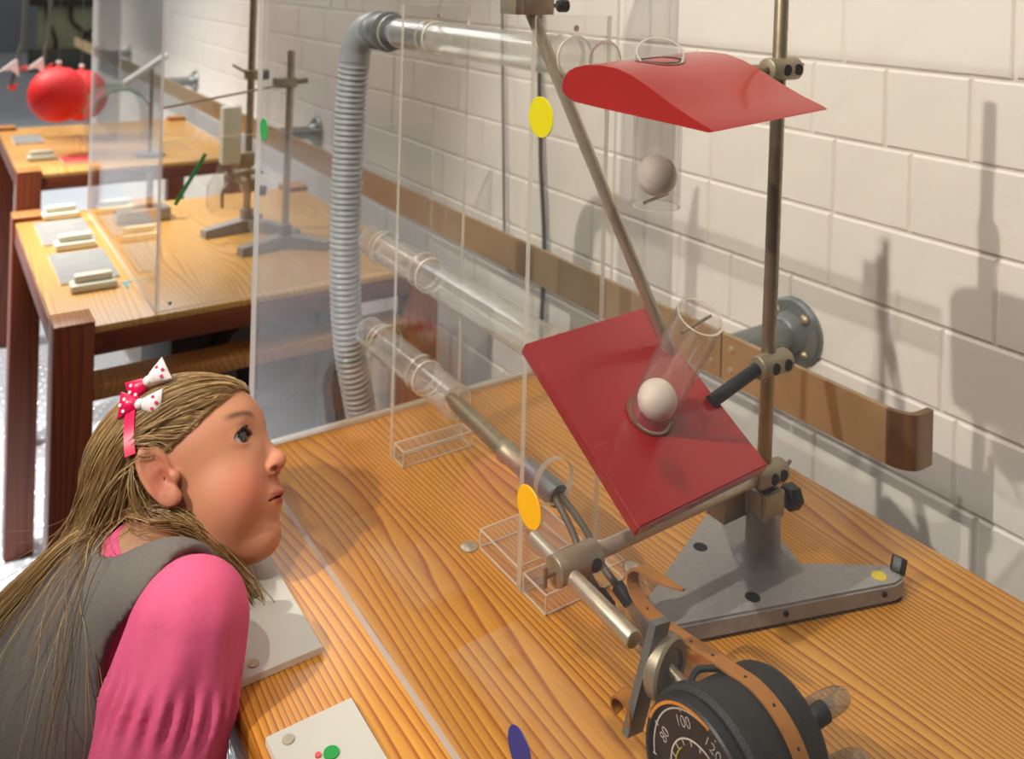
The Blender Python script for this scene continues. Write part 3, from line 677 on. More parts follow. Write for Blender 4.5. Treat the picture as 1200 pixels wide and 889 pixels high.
obj('bracket', MB().prism([(.405, .4415, .036), (.421, .4435, .032), (.437, .436, .106), (.421, .434, .110)], (0, -.006, 0)), 'pipe', g)
obj('mounting_wheel', MB().lathe((.432, .436, .076), (.25, -1, 0), [(0, .019), (.002, .0205), (.009, .0205), (.011, .019), (.011, .014), (.0095, .012), (.0095, .004)], 36), 'clampm', g)
obj('wheel_pin', MB().cyl((.434, .428, .076), (.440, .404, .066), .0042, n=14), 'steel_dark', g)
for (p_, q_) in (((.4855, .352, .072), (.498, .350, .074)), ((.4855, .338, .044), (.498, .335, .044))):
    hh = obj('hose_connector', MB().cyl(p_, q_, .0065, n=16, ch=.001), 'rubber', g)
    P0, P1 = Vector(p_), Vector(q_)
    obj('connector_hose', MB().tube(catmull([P1, P1+Vector((.012, -.002, .002)), P1+Vector((.022, .004, -.003)), P1+Vector((.021, .013, -.010)), P1+Vector((.006, .018, -.014))], 6), .0056, 12), 'hoseclear', hh)
obj('cable_lug', MB().tube(catmull([(.428, .404, .080), (.440, .408, .0855), (.452, .402, .086), (.468, .397, .084)], 5), .0022, 8), 'cable', g)

# ------------------------------------------------------------------ small things on the near table
for (x, y, lab) in ((.4478, .708, 'left, in front of the clear foot'), (.5609, .604, 'right, behind the two clear hoses')):
    t = obj('table_screw', MB().lathe((x, y, 0), Z, [(0, .0085), (.0015, .0082), (.003, .0055), (.0036, .002)], 20), 'steel'); tag(t, 'flat steel screw head in the table top, '+lab, 'screw', 'screw heads in the table top')
def infoplate(lab, x0, x1, y0, y1, dots):
    t = thing('info_plate', lab, 'plate', ((x0+x1)/2, (y0+y1)/2, 0), 'frosted plates on the near table')
    obj('plate', MB().sheet((x0, y0, 0.0003), X, Y, x1-x0, y1-y0, .0055, (), 0, 1), ['frost', 'white'], t, 0)
    for (x, y, c_, r) in dots: obj('sticker' if c_ != 'steel' else 'screw', disc((x, y, .0058), Z, r, .0012, 20), c_, t)
infoplate('frosted plate on table edge beside the girl\'s sleeve', .214, .2795, .657, .80, [(.2275, .668, 'steel', .0042)])
infoplate('frosted plate with green dot, lowest in the picture', .214, .2785, .44, .5985, [(.2265, .588, 'steel', .0042), (.2478, .562, 'green', .0055), (.2395, .565, 'pinkred', .0022)])
# cable on the wall, and its reflection built as a second one
cb = tag(obj('wall_cable', MB().tube(catmull([(.985, 1.352, .80), (.985, 1.352, .56), (.985, 1.356, .41), (.984, 1.34, .2), (.984, 1.322, .05), (.984, 1.324, -.10), (.984, 1.33, -.30), (.984, 1.33, -.60)], 8), .0045, 10), 'cable'), 'black cable hanging on the white wall behind the wing', 'cable')
tag(obj('wall_cable', MB().tube(catmull([(.986, 1.49, .80), (.986, 1.49, .5), (.985, 1.47, .2), (.984, 1.452, .0), (.984, 1.43, -.03), (.984, 1.405, -.012), (.984, 1.392, .015)], 8), .003, 10), 'cable2'), 'reflection of the black cable, built as a thin grey hooked line left of it', 'cable')

# ------------------------------------------------------------------ middle table: case, stands, plates
c2 = thing('display_case', 'clear acrylic guard panels on the middle table', 'case', (.55, 1.8, 0))
obj('side_panel', MB().sheet((.3225, 1.464, .0005), Y, Z, .672, .80, .005), ['clear', 'edgelight'], c2, 0)
lw_ = obj('front_panel', MB().sheet((.329, 1.466, .0005), X, Z, .49, .272, .005), ['clear', 'edge'], c2, 0)
obj('screw', MB().lathe((.345, 1.4608, .012), -Y, [(0, .003), (.002, .002)], 10), 'black', lw_)
def labstand(lab, x, y, h, flip=1):
    t = thing('lab_stand', lab, 'stand', (x, y, 0), 'lab stands on the middle table')
    b = MB()
    def arm(p, q, w0, w1):
        p, q = Vector(p), Vector(q); d = (q-p).normalized(); s_ = Vector((-d.y, d.x, 0))
        vs = []
        for (pt, w, hh) in ((p, w0, .026), (q, w1, .016)):
            for sg in (-1, 1): vs += [(pt+s_*(sg*w)), (pt+s_*(sg*w*.8)+Z*hh)]
        b.add(vs, [(0, 1, 3, 2), (4, 6, 7, 5), (0, 4, 5, 1), (2, 3, 7, 6), (1, 5, 7, 3), (0, 2, 6, 4)])
    arm((x, y, 0), (x-.095, y-.02, 0), .018, .012); arm((x, y, 0), (x+.068, y-.062, 0), .018, .012); arm((x, y, 0), (x+.045, y+.06, 0), .018, .012)
    obj('base', b, 'cast', t); obj('socket', MB().cyl((x, y, .02), (x, y, .045), .014, n=18), 'cast', t)
    obj('rod', MB().cyl((x, y, .03), (x+.004, y, h), .0075, n=16), 'steel_dark' if flip < 0 else 'steel', t)
    return t
labstand('grey lab stand nearer the grey hose, with short rod', .618, 1.70, .392)
labstand('grey lab stand farther back, holding the pale column', .588, 1.85, .72, -1)
c = thing('rod_clamp', 'steel clamp with knob on the nearer stand of the middle table', 'clamp', (.618, 1.70, .31))
obj('body', MB().box(.588, .632, 1.688, 1.712, .318, .338, .002), 'clampm', c); obj('knob', MB().cyl((.632, 1.70, .329), (.656, 1.697, .331), .006, n=10, ch=.001), 'steel_dark', c)
tag(obj('thin_rod', MB().cyl((.352, 1.60, .304), (.615, 1.688, .327), .0022, n=10), 'steel_dark'), 'thin steel rod lying level across the middle table case', 'rod')
c = thing('rod_clamp', 'dark clamp high on the farther stand of the middle table', 'clamp', (.592, 1.85, .31))
obj('body', MB().box(.578, .606, 1.836, 1.864, .318, .340, .003), 'steel_dark', c); obj('knob', MB().cyl((.606, 1.85, .328), (.626, 1.846, .328), .011, n=8, ch=.002), 'black', c); obj('arm', MB().cyl((.578, 1.85, .334), (.545, 1.83, .352), .003, n=8), 'steel_dark', c)
c = thing('rod_clamp', 'dark clamp low on the farther stand of the middle table', 'clamp', (.592, 1.85, .06))
obj('body', MB().box(.576, .608, 1.834, 1.866, .082, .110, .003), 'steel_dark', c); obj('knob', MB().cyl((.608, 1.85, .082), (.626, 1.84, .080), .011, n=8, ch=.002), 'black', c)
obj('hook', MB().tube(catmull([(.576, 1.84, .10), (.548, 1.83, .112), (.528, 1.82, .095), (.528, 1.82, .06)], 6), .0035, 8), 'steel_dark', c); obj('arm', MB().cyl((.576, 1.85, .100), (.535, 1.83, .128), .005, n=8), 'steel_dark', c)
pc_ = thing('pale_column', 'pale grey upright column with a clear funnel shaped foot', 'column', (.532, 1.80, .06))
obj('column', MB().box(.515, .553, 1.785, 1.812, .155, .272, .004), 'cream', pc_)
obj('funnel', MB().lathe((.532, 1.80, .158), -Z, [(0, .018), (.02, .024), (.045, .040), (.085, .042), (.105, .030)], 24, False), 'tube', pc_)
obj('holder', MB().box(.553, .585, 1.792, 1.812, .145, .175, .004), 'clampm', pc_); obj('holder_plate', MB().box(.548, .60, 1.785, 1.825, .13, .136, .001), 'steel_dark', pc_)
tag(obj('green_stick', MB().cyl((.382, 1.60, .1335), (.432, 1.60, .219), .0035, n=10), 'green'), 'green stick leaning inside the middle table case', 'stick')
bs = thing('base_block', 'grey block with dark post behind the green stick', 'block', (.43, 2.02, 0))
obj('block', MB().box(.36, .47, 2.0, 2.05, .0005, .028, .003), 'cast', bs); obj('post', MB().cyl((.428, 2.02, .028), (.428, 2.02, .12), .007, n=12), 'steel_dark', bs)
blks = ((1.628, .258, 'nearest of the row on the middle table'), (1.885, .264, 'middle one on the table with the lab stands'), (2.128, .268, 'farthest of the row on the middle table'))
for i, (y, x, lab) in enumerate(blks):
    lab = 'cream plastic block with raised grip, '+lab
    if i == 0:
        t = thing('cream_block', lab, 'block', (x, y, 0), 'cream blocks on the middle table')
        obj('foot', MB().box(x-.036, x+.036, y-.018, y+.018, .0005, .014, .004), 'cream', t); obj('grip', MB().box(x-.030, x+.030, y-.008, y+.012, .0142, .027, .004), 'cream', t); b1 = t
    else: copytree(b1, (x-b1.location.x, y-b1.location.y, 0), lab)
for (y0, y1, lab) in ((1.665, 1.845, 'frosted plate between the nearest and middle cream blocks'), (1.915, 2.09, 'frosted plate between the middle and farthest cream blocks')):
    t = thing('info_plate', lab, 'plate', (.265, (y0+y1)/2, 0), 'frosted plates on the middle table')
    obj('plate', MB().sheet((.213, y0, .0004), X, Y, .094, y1-y0, .004), ['frost_far', 'white'], t, 0); obj('screw', disc((.268, y0+.012, .0045), Z, .004, .002, 12), 'steel', t)
t = thing('tape_mark', 'small teal tape mark on the middle table beside the nearest block', 'tape', (.315, 1.63, 0))
obj('strip', MB().box(.303, .321, 1.628, 1.634, .0003, .0009), 'teal', t); obj('strip', MB().box(.306, .311, 1.600, 1.6278, .0003, .0009), 'teal', t)
# blower under the middle table
bl = thing('blower', 'black blower with a grey ring under the middle table', 'blower', (.5, 1.7, FZ))
obj('housing', MB().box(.385, .735, 1.62, 1.86, -.42, -.06, .01), 'blower', bl); obj('motor', MB().cyl((.555, 1.60, -.17), (.555, 1.6195, -.17), .105, n=40, ch=.008), 'blower', bl)
obj('ring', MB().pipe((.555, 1.588, -.17), (.555, 1.60, -.17), .090, .062, 40), 'blower_ring', bl); obj('stand', MB().box(.40, .73, 1.64, 1.85, FZ, -.421, .006), 'blower_ring', bl)
obj('grey_cover', MB().box(.66, .732, 1.61, 1.6195, -.40, -.10, .004), 'fitting', bl)
# ------------------------------------------------------------------ far table: case, balloons, things
c3 = thing('display_case', 'clear acrylic guard panel on the far table', 'case', (.33, 3.0, 0))
obj('side_panel', MB().sheet((.53, 2.98, .0005), Y, Z, .40, .75, .005), ['clear', 'edgelight'], c3, 0)
for i, (p_, lab) in enumerate((((.345, 2.86, .176), 'red balloon hanging in front above the far table'), ((.440, 3.10, .140), 'red balloon hanging behind the other one'))):
    t = thing('balloon', lab, 'balloon', (p_[0], p_[1], p_[2]-.08), 'red balloons')
    obj('skin', MB().lathe((p_[0], p_[1], p_[2]-.082), Z, [(.0001, .001)]+[(.082-.082*math.cos(k*math.pi/16), .080*math.sin(k*math.pi/16)) for k in range(1, 15)]+[(.161, .012), (.166, .005)], 32), 'balloon', t)
    obj('knot', MB().lathe((p_[0], p_[1], p_[2]+.083), Z, [(0, .004), (.006, .007), (.012, .008), (.016, .006)], 14), 'white', t)
    obj('string', MB().cyl((p_[0], p_[1], p_[2]+.098), (p_[0], p_[1], 1.2), .0009, n=6), 'cable2', t)
bk = copytree(b1, (.30-b1.location.x, 2.80-b1.location.y, .0), 'cream plastic block on the far table'); bk['group'] = 'cream blocks on the middle and far tables'
for (x0, x1, y0, y1, c_, lab) in ((.255, .335, 3.06, 3.20, 'frost_far', 'frosted plate at the back of the far table'), (.345, .412, 2.70, 2.80, 'pinkred', 'pale red card on the far table edge')):
    t = tag(obj('table_card', MB().sheet((x0, y0, .0005), X, Y, x1-x0, y1-y0, .006), [c_, 'white'], None, 0), lab, 'card')
gl = thing('white_glider', 'white slanting board on a thin stand above the far table', 'board', (.56, 2.75, 0))
obj('board', MB().prism([(.50, 2.70, .210), (.615, 2.70, .290), (.612, 2.70, .302), (.497, 2.70, .222)], (0, .05, 0)), 'white', gl); obj('stand', MB().cyl((.575, 2.725, .0005), (.575, 2.725, .262), .005, n=10), 'steel_dark', gl); obj('foot', MB().cyl((.575, 2.725, .0005), (.575, 2.725, .012), .04, n=20), 'cast', gl)
ar = thing('reflected_arch', 'clear arched hood with green bands, standing in for a reflection at the far table', 'hood', (.55, 2.9, 0))  # solid hood stands in for what is mostly a reflection
ap = [(.515+.085*math.cos(t)-.0, .10+.085*math.sin(t)) for t in np.linspace(math.pi, 0, 16)]
hm = MB(); vs = []
for (x, z) in [(.43, .0005)]+ap+[(.60, .0005)]: vs += [(x, 2.84, z), (x, 2.98, z)]
m_ = len(vs)//2; hm.add(vs, [(2*k, 2*k+1, 2*k+3, 2*k+2) for k in range(m_-1)]); hm.add([(515/1000+(x-.515)*.94, y, z*.97) for x, y, z in vs], [(2*k, 2*k+2, 2*k+3, 2*k+1) for k in range(m_-1)])
obj('hood', hm, 'tube', ar)
for y in (2.838, 2.981): obj('green_band', MB().tube([(x, y, z) for x, z in ap], .0025, 6), 'green', ar)
for (x, y, z, lab) in ((.262, 3.2, .225, 'left of the two white darts with red tips hanging far back'), (.335, 3.2, .228, 'right of the two white darts with red tips hanging far back')):
    t = thing('paper_dart', lab, 'dart', (x, y, z-.08), 'white darts with red tips')
    obj('wing', MB().prism([(x-.045, y, z-.012), (x+.005, y, z+.028), (x+.012, y, z-.03), (x-.012, y, z-.008)], (0, .012, 0)), 'bowwhite', t)
    obj('red_tip', MB().prism([(x+.006, y, z-.008), (x+.035, y, z+.008), (x+.030, y, z-.012)], (0, .012, 0)), 'pinkred', t)
    obj('red_tail', MB().prism([(x-.022, y, z-.062), (x+.012, y, z-.052), (x-.002, y, z-.078)], (0, .012, 0)), 'pinkred', t)
    obj('stem', MB().tube(catmull([(x-.012, y+.006, z-.06), (x+.004, y+.006, z), (x+.012, y+.006, z+.06), (x+.022, y+.006, z+.16), (x+.03, y+.006, 1.2)], 5), .006, 8), 'plinth', t)
# far display against the back wall
fd = thing('far_display', 'pale green panel under a dark beam, far off at the back', 'display', (1.8, 12.5, FZ))
obj('panel', MB().box(1.25, 2.5, 12.45, 12.55, FZ, .16, .005), 'panelgreen', fd); obj('beam', MB().box(1.15, 2.6, 12.30, 12.445, .08, .22, .01), 'beam', fd); obj('plinth', MB().box(1.15, 2.6, 12.20, 12.445, FZ, -.46, .01), 'plinth', fd)
for (x, s_) in ((1.35, .10), (1.62, .25), (1.95, -.2)): obj('pipe', MB().tube(catmull([(x, 12.41, .08), (x+.02, 12.39, -.12), (x+s_, 12.39, -.34), (x+s_, 12.40, -.47)], 6), .022, 8), 'beam', fd)

# ------------------------------------------------------------------ the girl
def surfnet(f, lo, hi, h):
    """mesh the zero surface of a distance field on a regular grid (surface nets)"""
    lo = np.array(lo, float); hi = np.array(hi, float); n = np.ceil((hi-lo)/h).astype(int)+1
    ax = [lo[i]+h*np.arange(n[i]) for i in range(3)]
    G = np.stack(np.meshgrid(*ax, indexing='ij'), -1)
    D = f(G.reshape(-1, 3)).reshape(n)
    ins = D < 0
    cs = [(i, j, k) for i in (0, 1) for j in (0, 1) for k in (0, 1)]
    sh = [D[i:n[0]-1+i, j:n[1]-1+j, k:n[2]-1+k] for i, j, k in cs]
    cnt = sum((s < 0).astype(int) for s in sh); act = (cnt > 0) & (cnt < 8)
    idx = -np.ones(act.shape, int); idx[act] = np.arange(act.sum())
    acc = np.zeros((act.sum(), 3)); w = np.zeros(act.sum()); sv = [s[act] for s in sh]
    for a_ in range(8):
        for b_ in range(a_+1, 8):
            da = np.array(cs[b_])-np.array(cs[a_])
            if abs(da).sum() != 1: continue
            A, B = sv[a_], sv[b_]; c_ = (A < 0) != (B < 0); t = np.where(c_, A/np.where(A == B, 1, A-B), 0)
            acc += np.where(c_[:, None], np.array(cs[a_])+t[:, None]*da, 0); w += c_
    cell = np.argwhere(act); V = lo+h*(cell+acc/w[:, None]); F_ = []
    for d_ in range(3):
        e = [0, 0, 0]; e[d_] = 1; o1, o2 = [(1, 2), (2, 0), (0, 1)][d_]
        sl0 = [slice(1, -1)]*3; sl0[d_] = slice(0, -1); sl1 = list(sl0); sl1[d_] = slice(1, None)
        a0 = ins[tuple(sl0)]; a1 = ins[tuple(sl1)]; cr_ = np.argwhere(a0 != a1)
        if not len(cr_): continue
        off = np.ones(3, int); off[d_] = 0; P_ = cr_+off
        flip = ~a0[tuple(cr_.T)]
        u1 = np.zeros(3, int); u1[o1] = 1; u2 = np.zeros(3, int); u2[o2] = 1
        q = np.stack([idx[tuple((P_-u1-u2).T)], idx[tuple((P_-u2).T)], idx[tuple(P_.T)], idx[tuple((P_-u1).T)]], 1)
        q[flip] = q[flip][:, ::-1]; F_.append(q)
    return V, np.concatenate(F_)
def smin(a_, b_, k): h = np.clip(.5+.5*(b_-a_)/k, 0, 1); return b_*(1-h)+a_*h-k*h*(1-h)
def smax(a_, b_, k): return -smin(-a_, -b_, k)
def sph(p, c, r): return np.linalg.norm(p-np.array(c), axis=1)-r
def ell(p, c, r):
    q = (p-np.array(c)); r = np.array(r, float); k0 = np.linalg.norm(q/r, axis=1); k1 = np.linalg.norm(q/(r*r), axis=1); return k0*(k0-1)/np.maximum(k1, 1e-9)
def cap(p, a_, b_, r0, r1=None):
    a_, b_ = np.array(a_, float), np.array(b_, float); r1 = r0 if r1 is None else r1
    ab = b_-a_; t = np.clip((p-a_)@ab/(ab@ab), 0, 1); return np.linalg.norm(p-a_-t[:, None]*ab, axis=1)-(r0+(r1-r0)*t)
HF = np.array((.8181, -.4363, .3746)); HR = np.array((-.5728, -.6760, .4636)); HU = np.array((-.0510, .5938, .8030)); HC = np.array((.2169, .8225, .0717))
HM = np.stack([HF, HR, HU]); loc2w = lambda q: HC+np.asarray(q)@HM
w2loc = lambda p: (p-HC)@HM.T
S = .001
CR = ((-5*S, 0, 29*S), (76*S, 58*S, 59*S))
def head_l(p):
    q = p.copy(); q[:, 1] = np.abs(q[:, 1])
    d = ell(p, *CR)
    d = smin(d, ell(p, (28*S, 0, 24*S), (44*S, 47*S, 46*S)), .016)
    d = smin(d, ell(p, (30*S, 0, -14*S), (44*S, 46*S, 44*S)), .018)
    d = smin(d, ell(p, (28*S, 0, -42*S), (36*S, 38*S, 36*S)), .016)
    d = smin(d, ell(q, (41*S, 26*S, -23*S), (27*S, 22*S, 27*S)), .014)
    d = smin(d, ell(p, (52*S, 0, -63*S), (18*S, 17*S, 16*S)), .014)
    d = smin(d, ell(p, (61*S, 0, -37*S), (14.5*S, 20*S, 15*S)), .010)
    d = smin(d, ell(q, (52*S, 18*S, 33*S), (13*S, 17*S, 8*S)), .012)
    d = smax(d, -ell(q, (79*S, 28*S, 18*S), (11*S, 13*S, 10*S)), .010)
    d = smin(d, cap(p, (67.5*S, 0, 15*S), (79.6*S, 0, -5*S), 3.8*S, 6.0*S), .008)
    d = smin(d, sph(p, (81.6*S, 0, -9.5*S), 7.2*S), .005)
    d = smin(d, ell(q, (75.5*S, 8.6*S, -13.5*S), (7.0*S, 5.0*S, 6.0*S)), .004)
    d = smax(d, -ell(q, (80.0*S, 10.6*S, -15.6*S), (3.6*S, 4.4*S, 2.7*S)), .0012)
    d = smin(d, sph(q, (55*S, 26*S, 18*S), 12.1*S), .004)
    op = ell(q, (65.5*S, 28*S, 18*S), (12*S, 10.5*S, 5.4*S)); d = smax(d, -op, .0012)
    d = smin(d, ell(p, (72.0*S, 0, -34.0*S), (8*S, 13.5*S, 4.6*S)), .004)
    d = smin(d, ell(p, (69.6*S, 0, -40.6*S), (6.6*S, 12.0*S, 4.0*S)), .004)
    ms = np.maximum(np.abs(p[:, 2]+37.6*S+((p[:, 1]/S)**2)*.004*S)-.55*S, np.abs(p[:, 1])-16.5*S); ms = np.maximum(ms, 62*S-p[:, 0])
    d = smax(d, -ms, .0016)
    # ear
    e = (q-np.array((-.5*S, 60*S, 11*S)))/1.04; ca, sa = math.cos(.30), math.sin(.30)
    ef, eu, er = e[:, 0]*ca+e[:, 2]*sa*.0+e[:, 1]*0, e[:, 2], e[:, 1]
    ef = e[:, 0]+e[:, 2]*.20; er = e[:, 1]+e[:, 0]*.32
    E = np.stack([ef, er, eu], 1)
    wid = 11.8*S+ .10*np.clip(eu, -.02, .02)
    k0 = np.sqrt((ef/wid)**2+(eu/(25*S))**2)
    flat = np.abs(er-1.5*S)-1.9*S
    body_ = np.maximum(np.maximum((k0-1)*13*S, flat), ef-10*S)
    rim = np.sqrt(((k0-.86)*13.5*S)**2+(er-3.0*S)**2)-2.6*S; rim = np.maximum(rim, ef-np.where(eu > 0, 8*S, -2*S))
    rim = np.where(eu < -14*S, rim+.3*S, rim)
    lobe = ell(E, (3*S, 1.5*S, -19*S), (7.0*S, 4*S, 7.5*S))
    concha = ell(E, (1.5*S, 5.6*S, -4*S), (5.6*S, 4.6*S, 8.5*S))
    trag = ell(E, (10.5*S, 2.2*S, -5*S), (3.6*S, 3.6*S, 5*S))
    anti = np.sqrt(((np.sqrt(((ef+.0)/(8.6*S))**2+((eu-1*S)/(15*S))**2)-1)*8.5*S)**2+(er-2.4*S)**2)-1.5*S
    anti = np.maximum(anti, ef-4*S)
    ear = smin(smin(body_, rim, .002), lobe, .003); ear = smin(ear, anti, .0018); ear = smax(ear, -concha, .002); ear = smax(ear, -ell(E, (-1.5*S, 5.4*S, 9*S), (5.2*S, 3.2*S, 9*S)), .002); ear = smin(ear, trag, .002)*1.04
    d = smin(d, ear, .004)
    return d
NB = np.array((.166, .776, .036))       # base of the neck
def neck_w(p): return cap(p, loc2w((-14*S, 0, -28*S)), NB, .034, .040)
V1, F1 = surfnet(lambda q: smin(head_l(q), neck_w(loc2w(q)), .014), (-.088, -.080, -.115), (.096, .080, .096), .00125)
# skin tones of the face, with shade painted into nostrils and mouth slit
q = V1.copy(); q[:, 1] = np.abs(q[:, 1]); base_c = np.array(lin((206, 142, 108))[:3]); Cv = np.tile(base_c, (len(q), 1))
def blendc(mask, col):
    global Cv
    Cv = Cv*(1-mask[:, None])+np.array(lin(col)[:3])*mask[:, None]
sst = lambda x, a_, b_: np.clip((x-a_)/(b_-a_), 0, 1)**2*(3-2*np.clip((x-a_)/(b_-a_), 0, 1))
blendc(.72*np.exp(-(np.linalg.norm((q-np.array((58*S, 30*S, -24*S)))/np.array((24*S, 22*S, 20*S)), axis=1))**2), (226, 128, 108))
blendc(.4*np.exp(-(np.linalg.norm((q-np.array((83*S, 0, -10*S)))/(9*S), axis=1))**2), (224, 130, 108))
blendc(.4*np.exp(-(np.linalg.norm((q-np.array((0, 62*S, 5*S)))/np.array((16*S, 10*S, 26*S)), axis=1))**2), (222, 128, 104))
lipd = np.minimum(ell(q, (71.0*S, 0, -34.2*S), (9*S, 14.5*S, 4.2*S)), ell(q, (69.5*S, 0, -40.4*S), (9*S, 12.5*S, 3.6*S)))
blendc(.9*(1-sst(lipd, -.0006, .0012))*(q[:, 0] > 60*S), (186, 66, 66))
ebu = 37*S-((q[:, 1]/S-30)**2)*.012*S+ (q[:, 1]/S-30)*.05*S
eb = np.exp(-((q[:, 2]-ebu)/(2.7*S))**2)*sst(q[:, 1], 12*S, 19*S)*(1-sst(q[:, 1], 36*S, 44*S))*(q[:, 0] > 30*S)
blendc(.9*eb, (96, 62, 40))
blendc(.85*(1-sst(ell(q, (80.0*S, 10.6*S, -15.6*S), (3.0*S, 4.4*S, 2.1*S)), -.0002, .0008)), (84, 36, 26))  # shade inside the nostril, painted into the skin colour
blendc(.8*(1-sst(np.maximum(np.abs(q[:, 2]+37.6*S+((q[:, 1]/S)**2)*.004*S)-.5*S, q[:, 1]-16*S), 0, .0009))*(q[:, 0] > 60*S), (104, 34, 36))  # shade of the mouth slit, painted dark
blendc(.5*(1-sst(ell(q, (1*S, 64*S, 8*S), (7*S, 6*S, 15*S)), 0, .004)), (170, 84, 64))
opd = ell(q, (65.5*S, 28*S, 18*S), (12*S, 10.5*S, 5.4*S))
blendc(.8*(1-sst(np.abs(opd), .0003, .0018))*(q[:, 2] > 17*S)*(q[:, 0] > 48*S), (70, 42, 34))
person = thing('person', 'girl with long fair hair, grey vest and pink top, looking up at the red wing', 'person', (.02, .82, FZ))
# torso, limbs
TH = np.array((-.030, .845, -.265)); TN = NB-np.array((.012, .0, .022)); TA = (TN-TH)/np.linalg.norm(TN-TH); TL = np.array((.12, -.98, .14)); TL -= TA*(TL@TA); TL /= np.linalg.norm(TL); TD = np.cross(TA, TL)
if TD[0] < 0: TD = -TD
SR = np.array((.180, .675, .052)); SL_ = np.array((.135, .868, -.020))
ER = np.array((.124, .622, -.098)); HRd = np.array((.095, .660, -.27)); EL = np.array((.115, .930, -.165)); HLd = np.array((.135, .940, -.31))
def torso(p, o=0.0):
    s = (p-TH)@TA/np.linalg.norm(TN-TH); l = (p-TH)@TL; dd = (p-TH)@TD
    w = np.interp(s, [-.2, 0, .35, .75, 1.0, 1.15], [.085, .092, .082, .100, .070, .04])+o; e = np.interp(s, [-.2, 0, .35, .75, 1.0, 1.15], [.07, .066, .056, .056, .044, .030])+o
    k = np.sqrt((l/w)**2+(dd/e)**2); d = (k-1)*np.minimum(w, e)*.9
    L = np.linalg.norm(TN-TH); d = smax(d, np.abs((s-.45)*L)-(.60*L+o), .03)
    return d
def arm(p, a_, b_, c_, r=(.030, .026, .019)): return smin(cap(p, a_, b_, r[0], r[1]), cap(p, b_, c_, r[1]*.98, r[2]), .01)
def hand(p, c_, d_, th):
    d_ = np.array(d_, float); d_ /= np.linalg.norm(d_); s_ = np.array((0, 1., 0)); s_ -= d_*(s_@d_); s_ /= np.linalg.norm(s_); nrm_ = np.cross(d_, s_)
    d = cap(p, c_, np.array(c_)+d_*.035, .016, .019)
    for k, (o_, L) in enumerate(((-.018, .034), (-.006, .040), (.006, .038), (.018, .030))):
        b0_ = np.array(c_)+d_*.042+s_*o_; m_ = b0_+d_*L*.55+nrm_*.003; d = smin(d, np.minimum(cap(p, b0_-d_*.012, m_, .0062, .0056), cap(p, m_, m_+d_*L*.42+nrm_*.009, .0056, .0046)), .003)
    t0 = np.array(c_)+d_*.012+s_*th*.014; return smin(d, np.minimum(cap(p, t0, t0+d_*.022+s_*th*.016, .0075, .0065), cap(p, t0+d_*.022+s_*th*.016, t0+d_*.042+s_*th*.018, .0065, .005)), .004)
KR, AR = np.array((.01, .785, -.46)), np.array((-.055, .775, -.690)); KL, AL = np.array((.01, .905, -.46)), np.array((-.055, .915, -.690))
HPR, HPL = TH+TL*.048, TH-TL*.048
def legs(p, o=0): return np.minimum(smin(cap(p, HPR, KR, .056+o, .038+o), cap(p, KR, AR, .037+o, .024+o), .015), smin(cap(p, HPL, KL, .056+o, .038+o), cap(p, KL, AL, .037+o, .024+o), .015))
def feet(p, o=0): return np.minimum(ell(p, AR+np.array((.035, 0, -.012)), (.062+o, .026+o, .018+o)), ell(p, AL+np.array((.035, 0, -.012)), (.062+o, .026+o, .018+o)))
def body_w(p):
    d = smin(torso(p, -.004), neck_w(p), .03)
    d = smin(d, arm(p, SR, ER, HRd), .02); d = smin(d, arm(p, SL_, EL, HLd), .02)
    d = smin(d, hand(p, HRd, HRd-ER, 1), .008); d = smin(d, hand(p, HLd, HLd-EL, -1), .008)
    d = smin(d, legs(p, -.002), .02); d = smin(d, feet(p, -.004), .015)
    return smax(d, -sph(p, loc2w((12*S, 0, -10*S)), .068), .002)
V2, F2 = surfnet(body_w, (-.18, .56, -.72), (.25, 1.06, .10), .0042)
Vw = np.concatenate([loc2w(V1), V2]); 
def npmesh(name, V, F_, mat, parent, cols=None, smooth=True):
    me = bpy.data.meshes.new(name); V = V-np.array(worldloc(parent)); F_ = np.asarray(F_); k = F_.shape[1]
    me.vertices.add(len(V)); me.vertices.foreach_set('co', V.astype(np.float32).ravel()); me.loops.add(F_.size); me.loops.foreach_set('vertex_index', F_.astype(np.int32).ravel())
    me.polygons.add(len(F_)); me.polygons.foreach_set('loop_start', np.arange(0, F_.size, k, dtype=np.int32)); me.update(calc_edges=True); me.validate()
    if cols is not None:
        at = me.color_attributes.new('Col', 'FLOAT_COLOR', 'POINT'); at.data.foreach_set('color', np.concatenate([cols, np.ones((len(cols), 1))], 1).astype(np.float32).ravel())
    me.materials.append(MT[mat] if isinstance(mat, str) else mat)
    if smooth: me.polygons.foreach_set('use_smooth', [True]*len(me.polygons))
    o = bpy.data.objects.new(name, me); COL.objects.link(o); o.parent = parent; return o
F1w = F1[:, ::-1]     # the head frame is left-handed
bodyo = npmesh('body', Vw, np.concatenate([F1w, F2+len(V1)]), 'skin', person, np.concatenate([Cv, np.tile(base_c, (len(V2), 1))]))
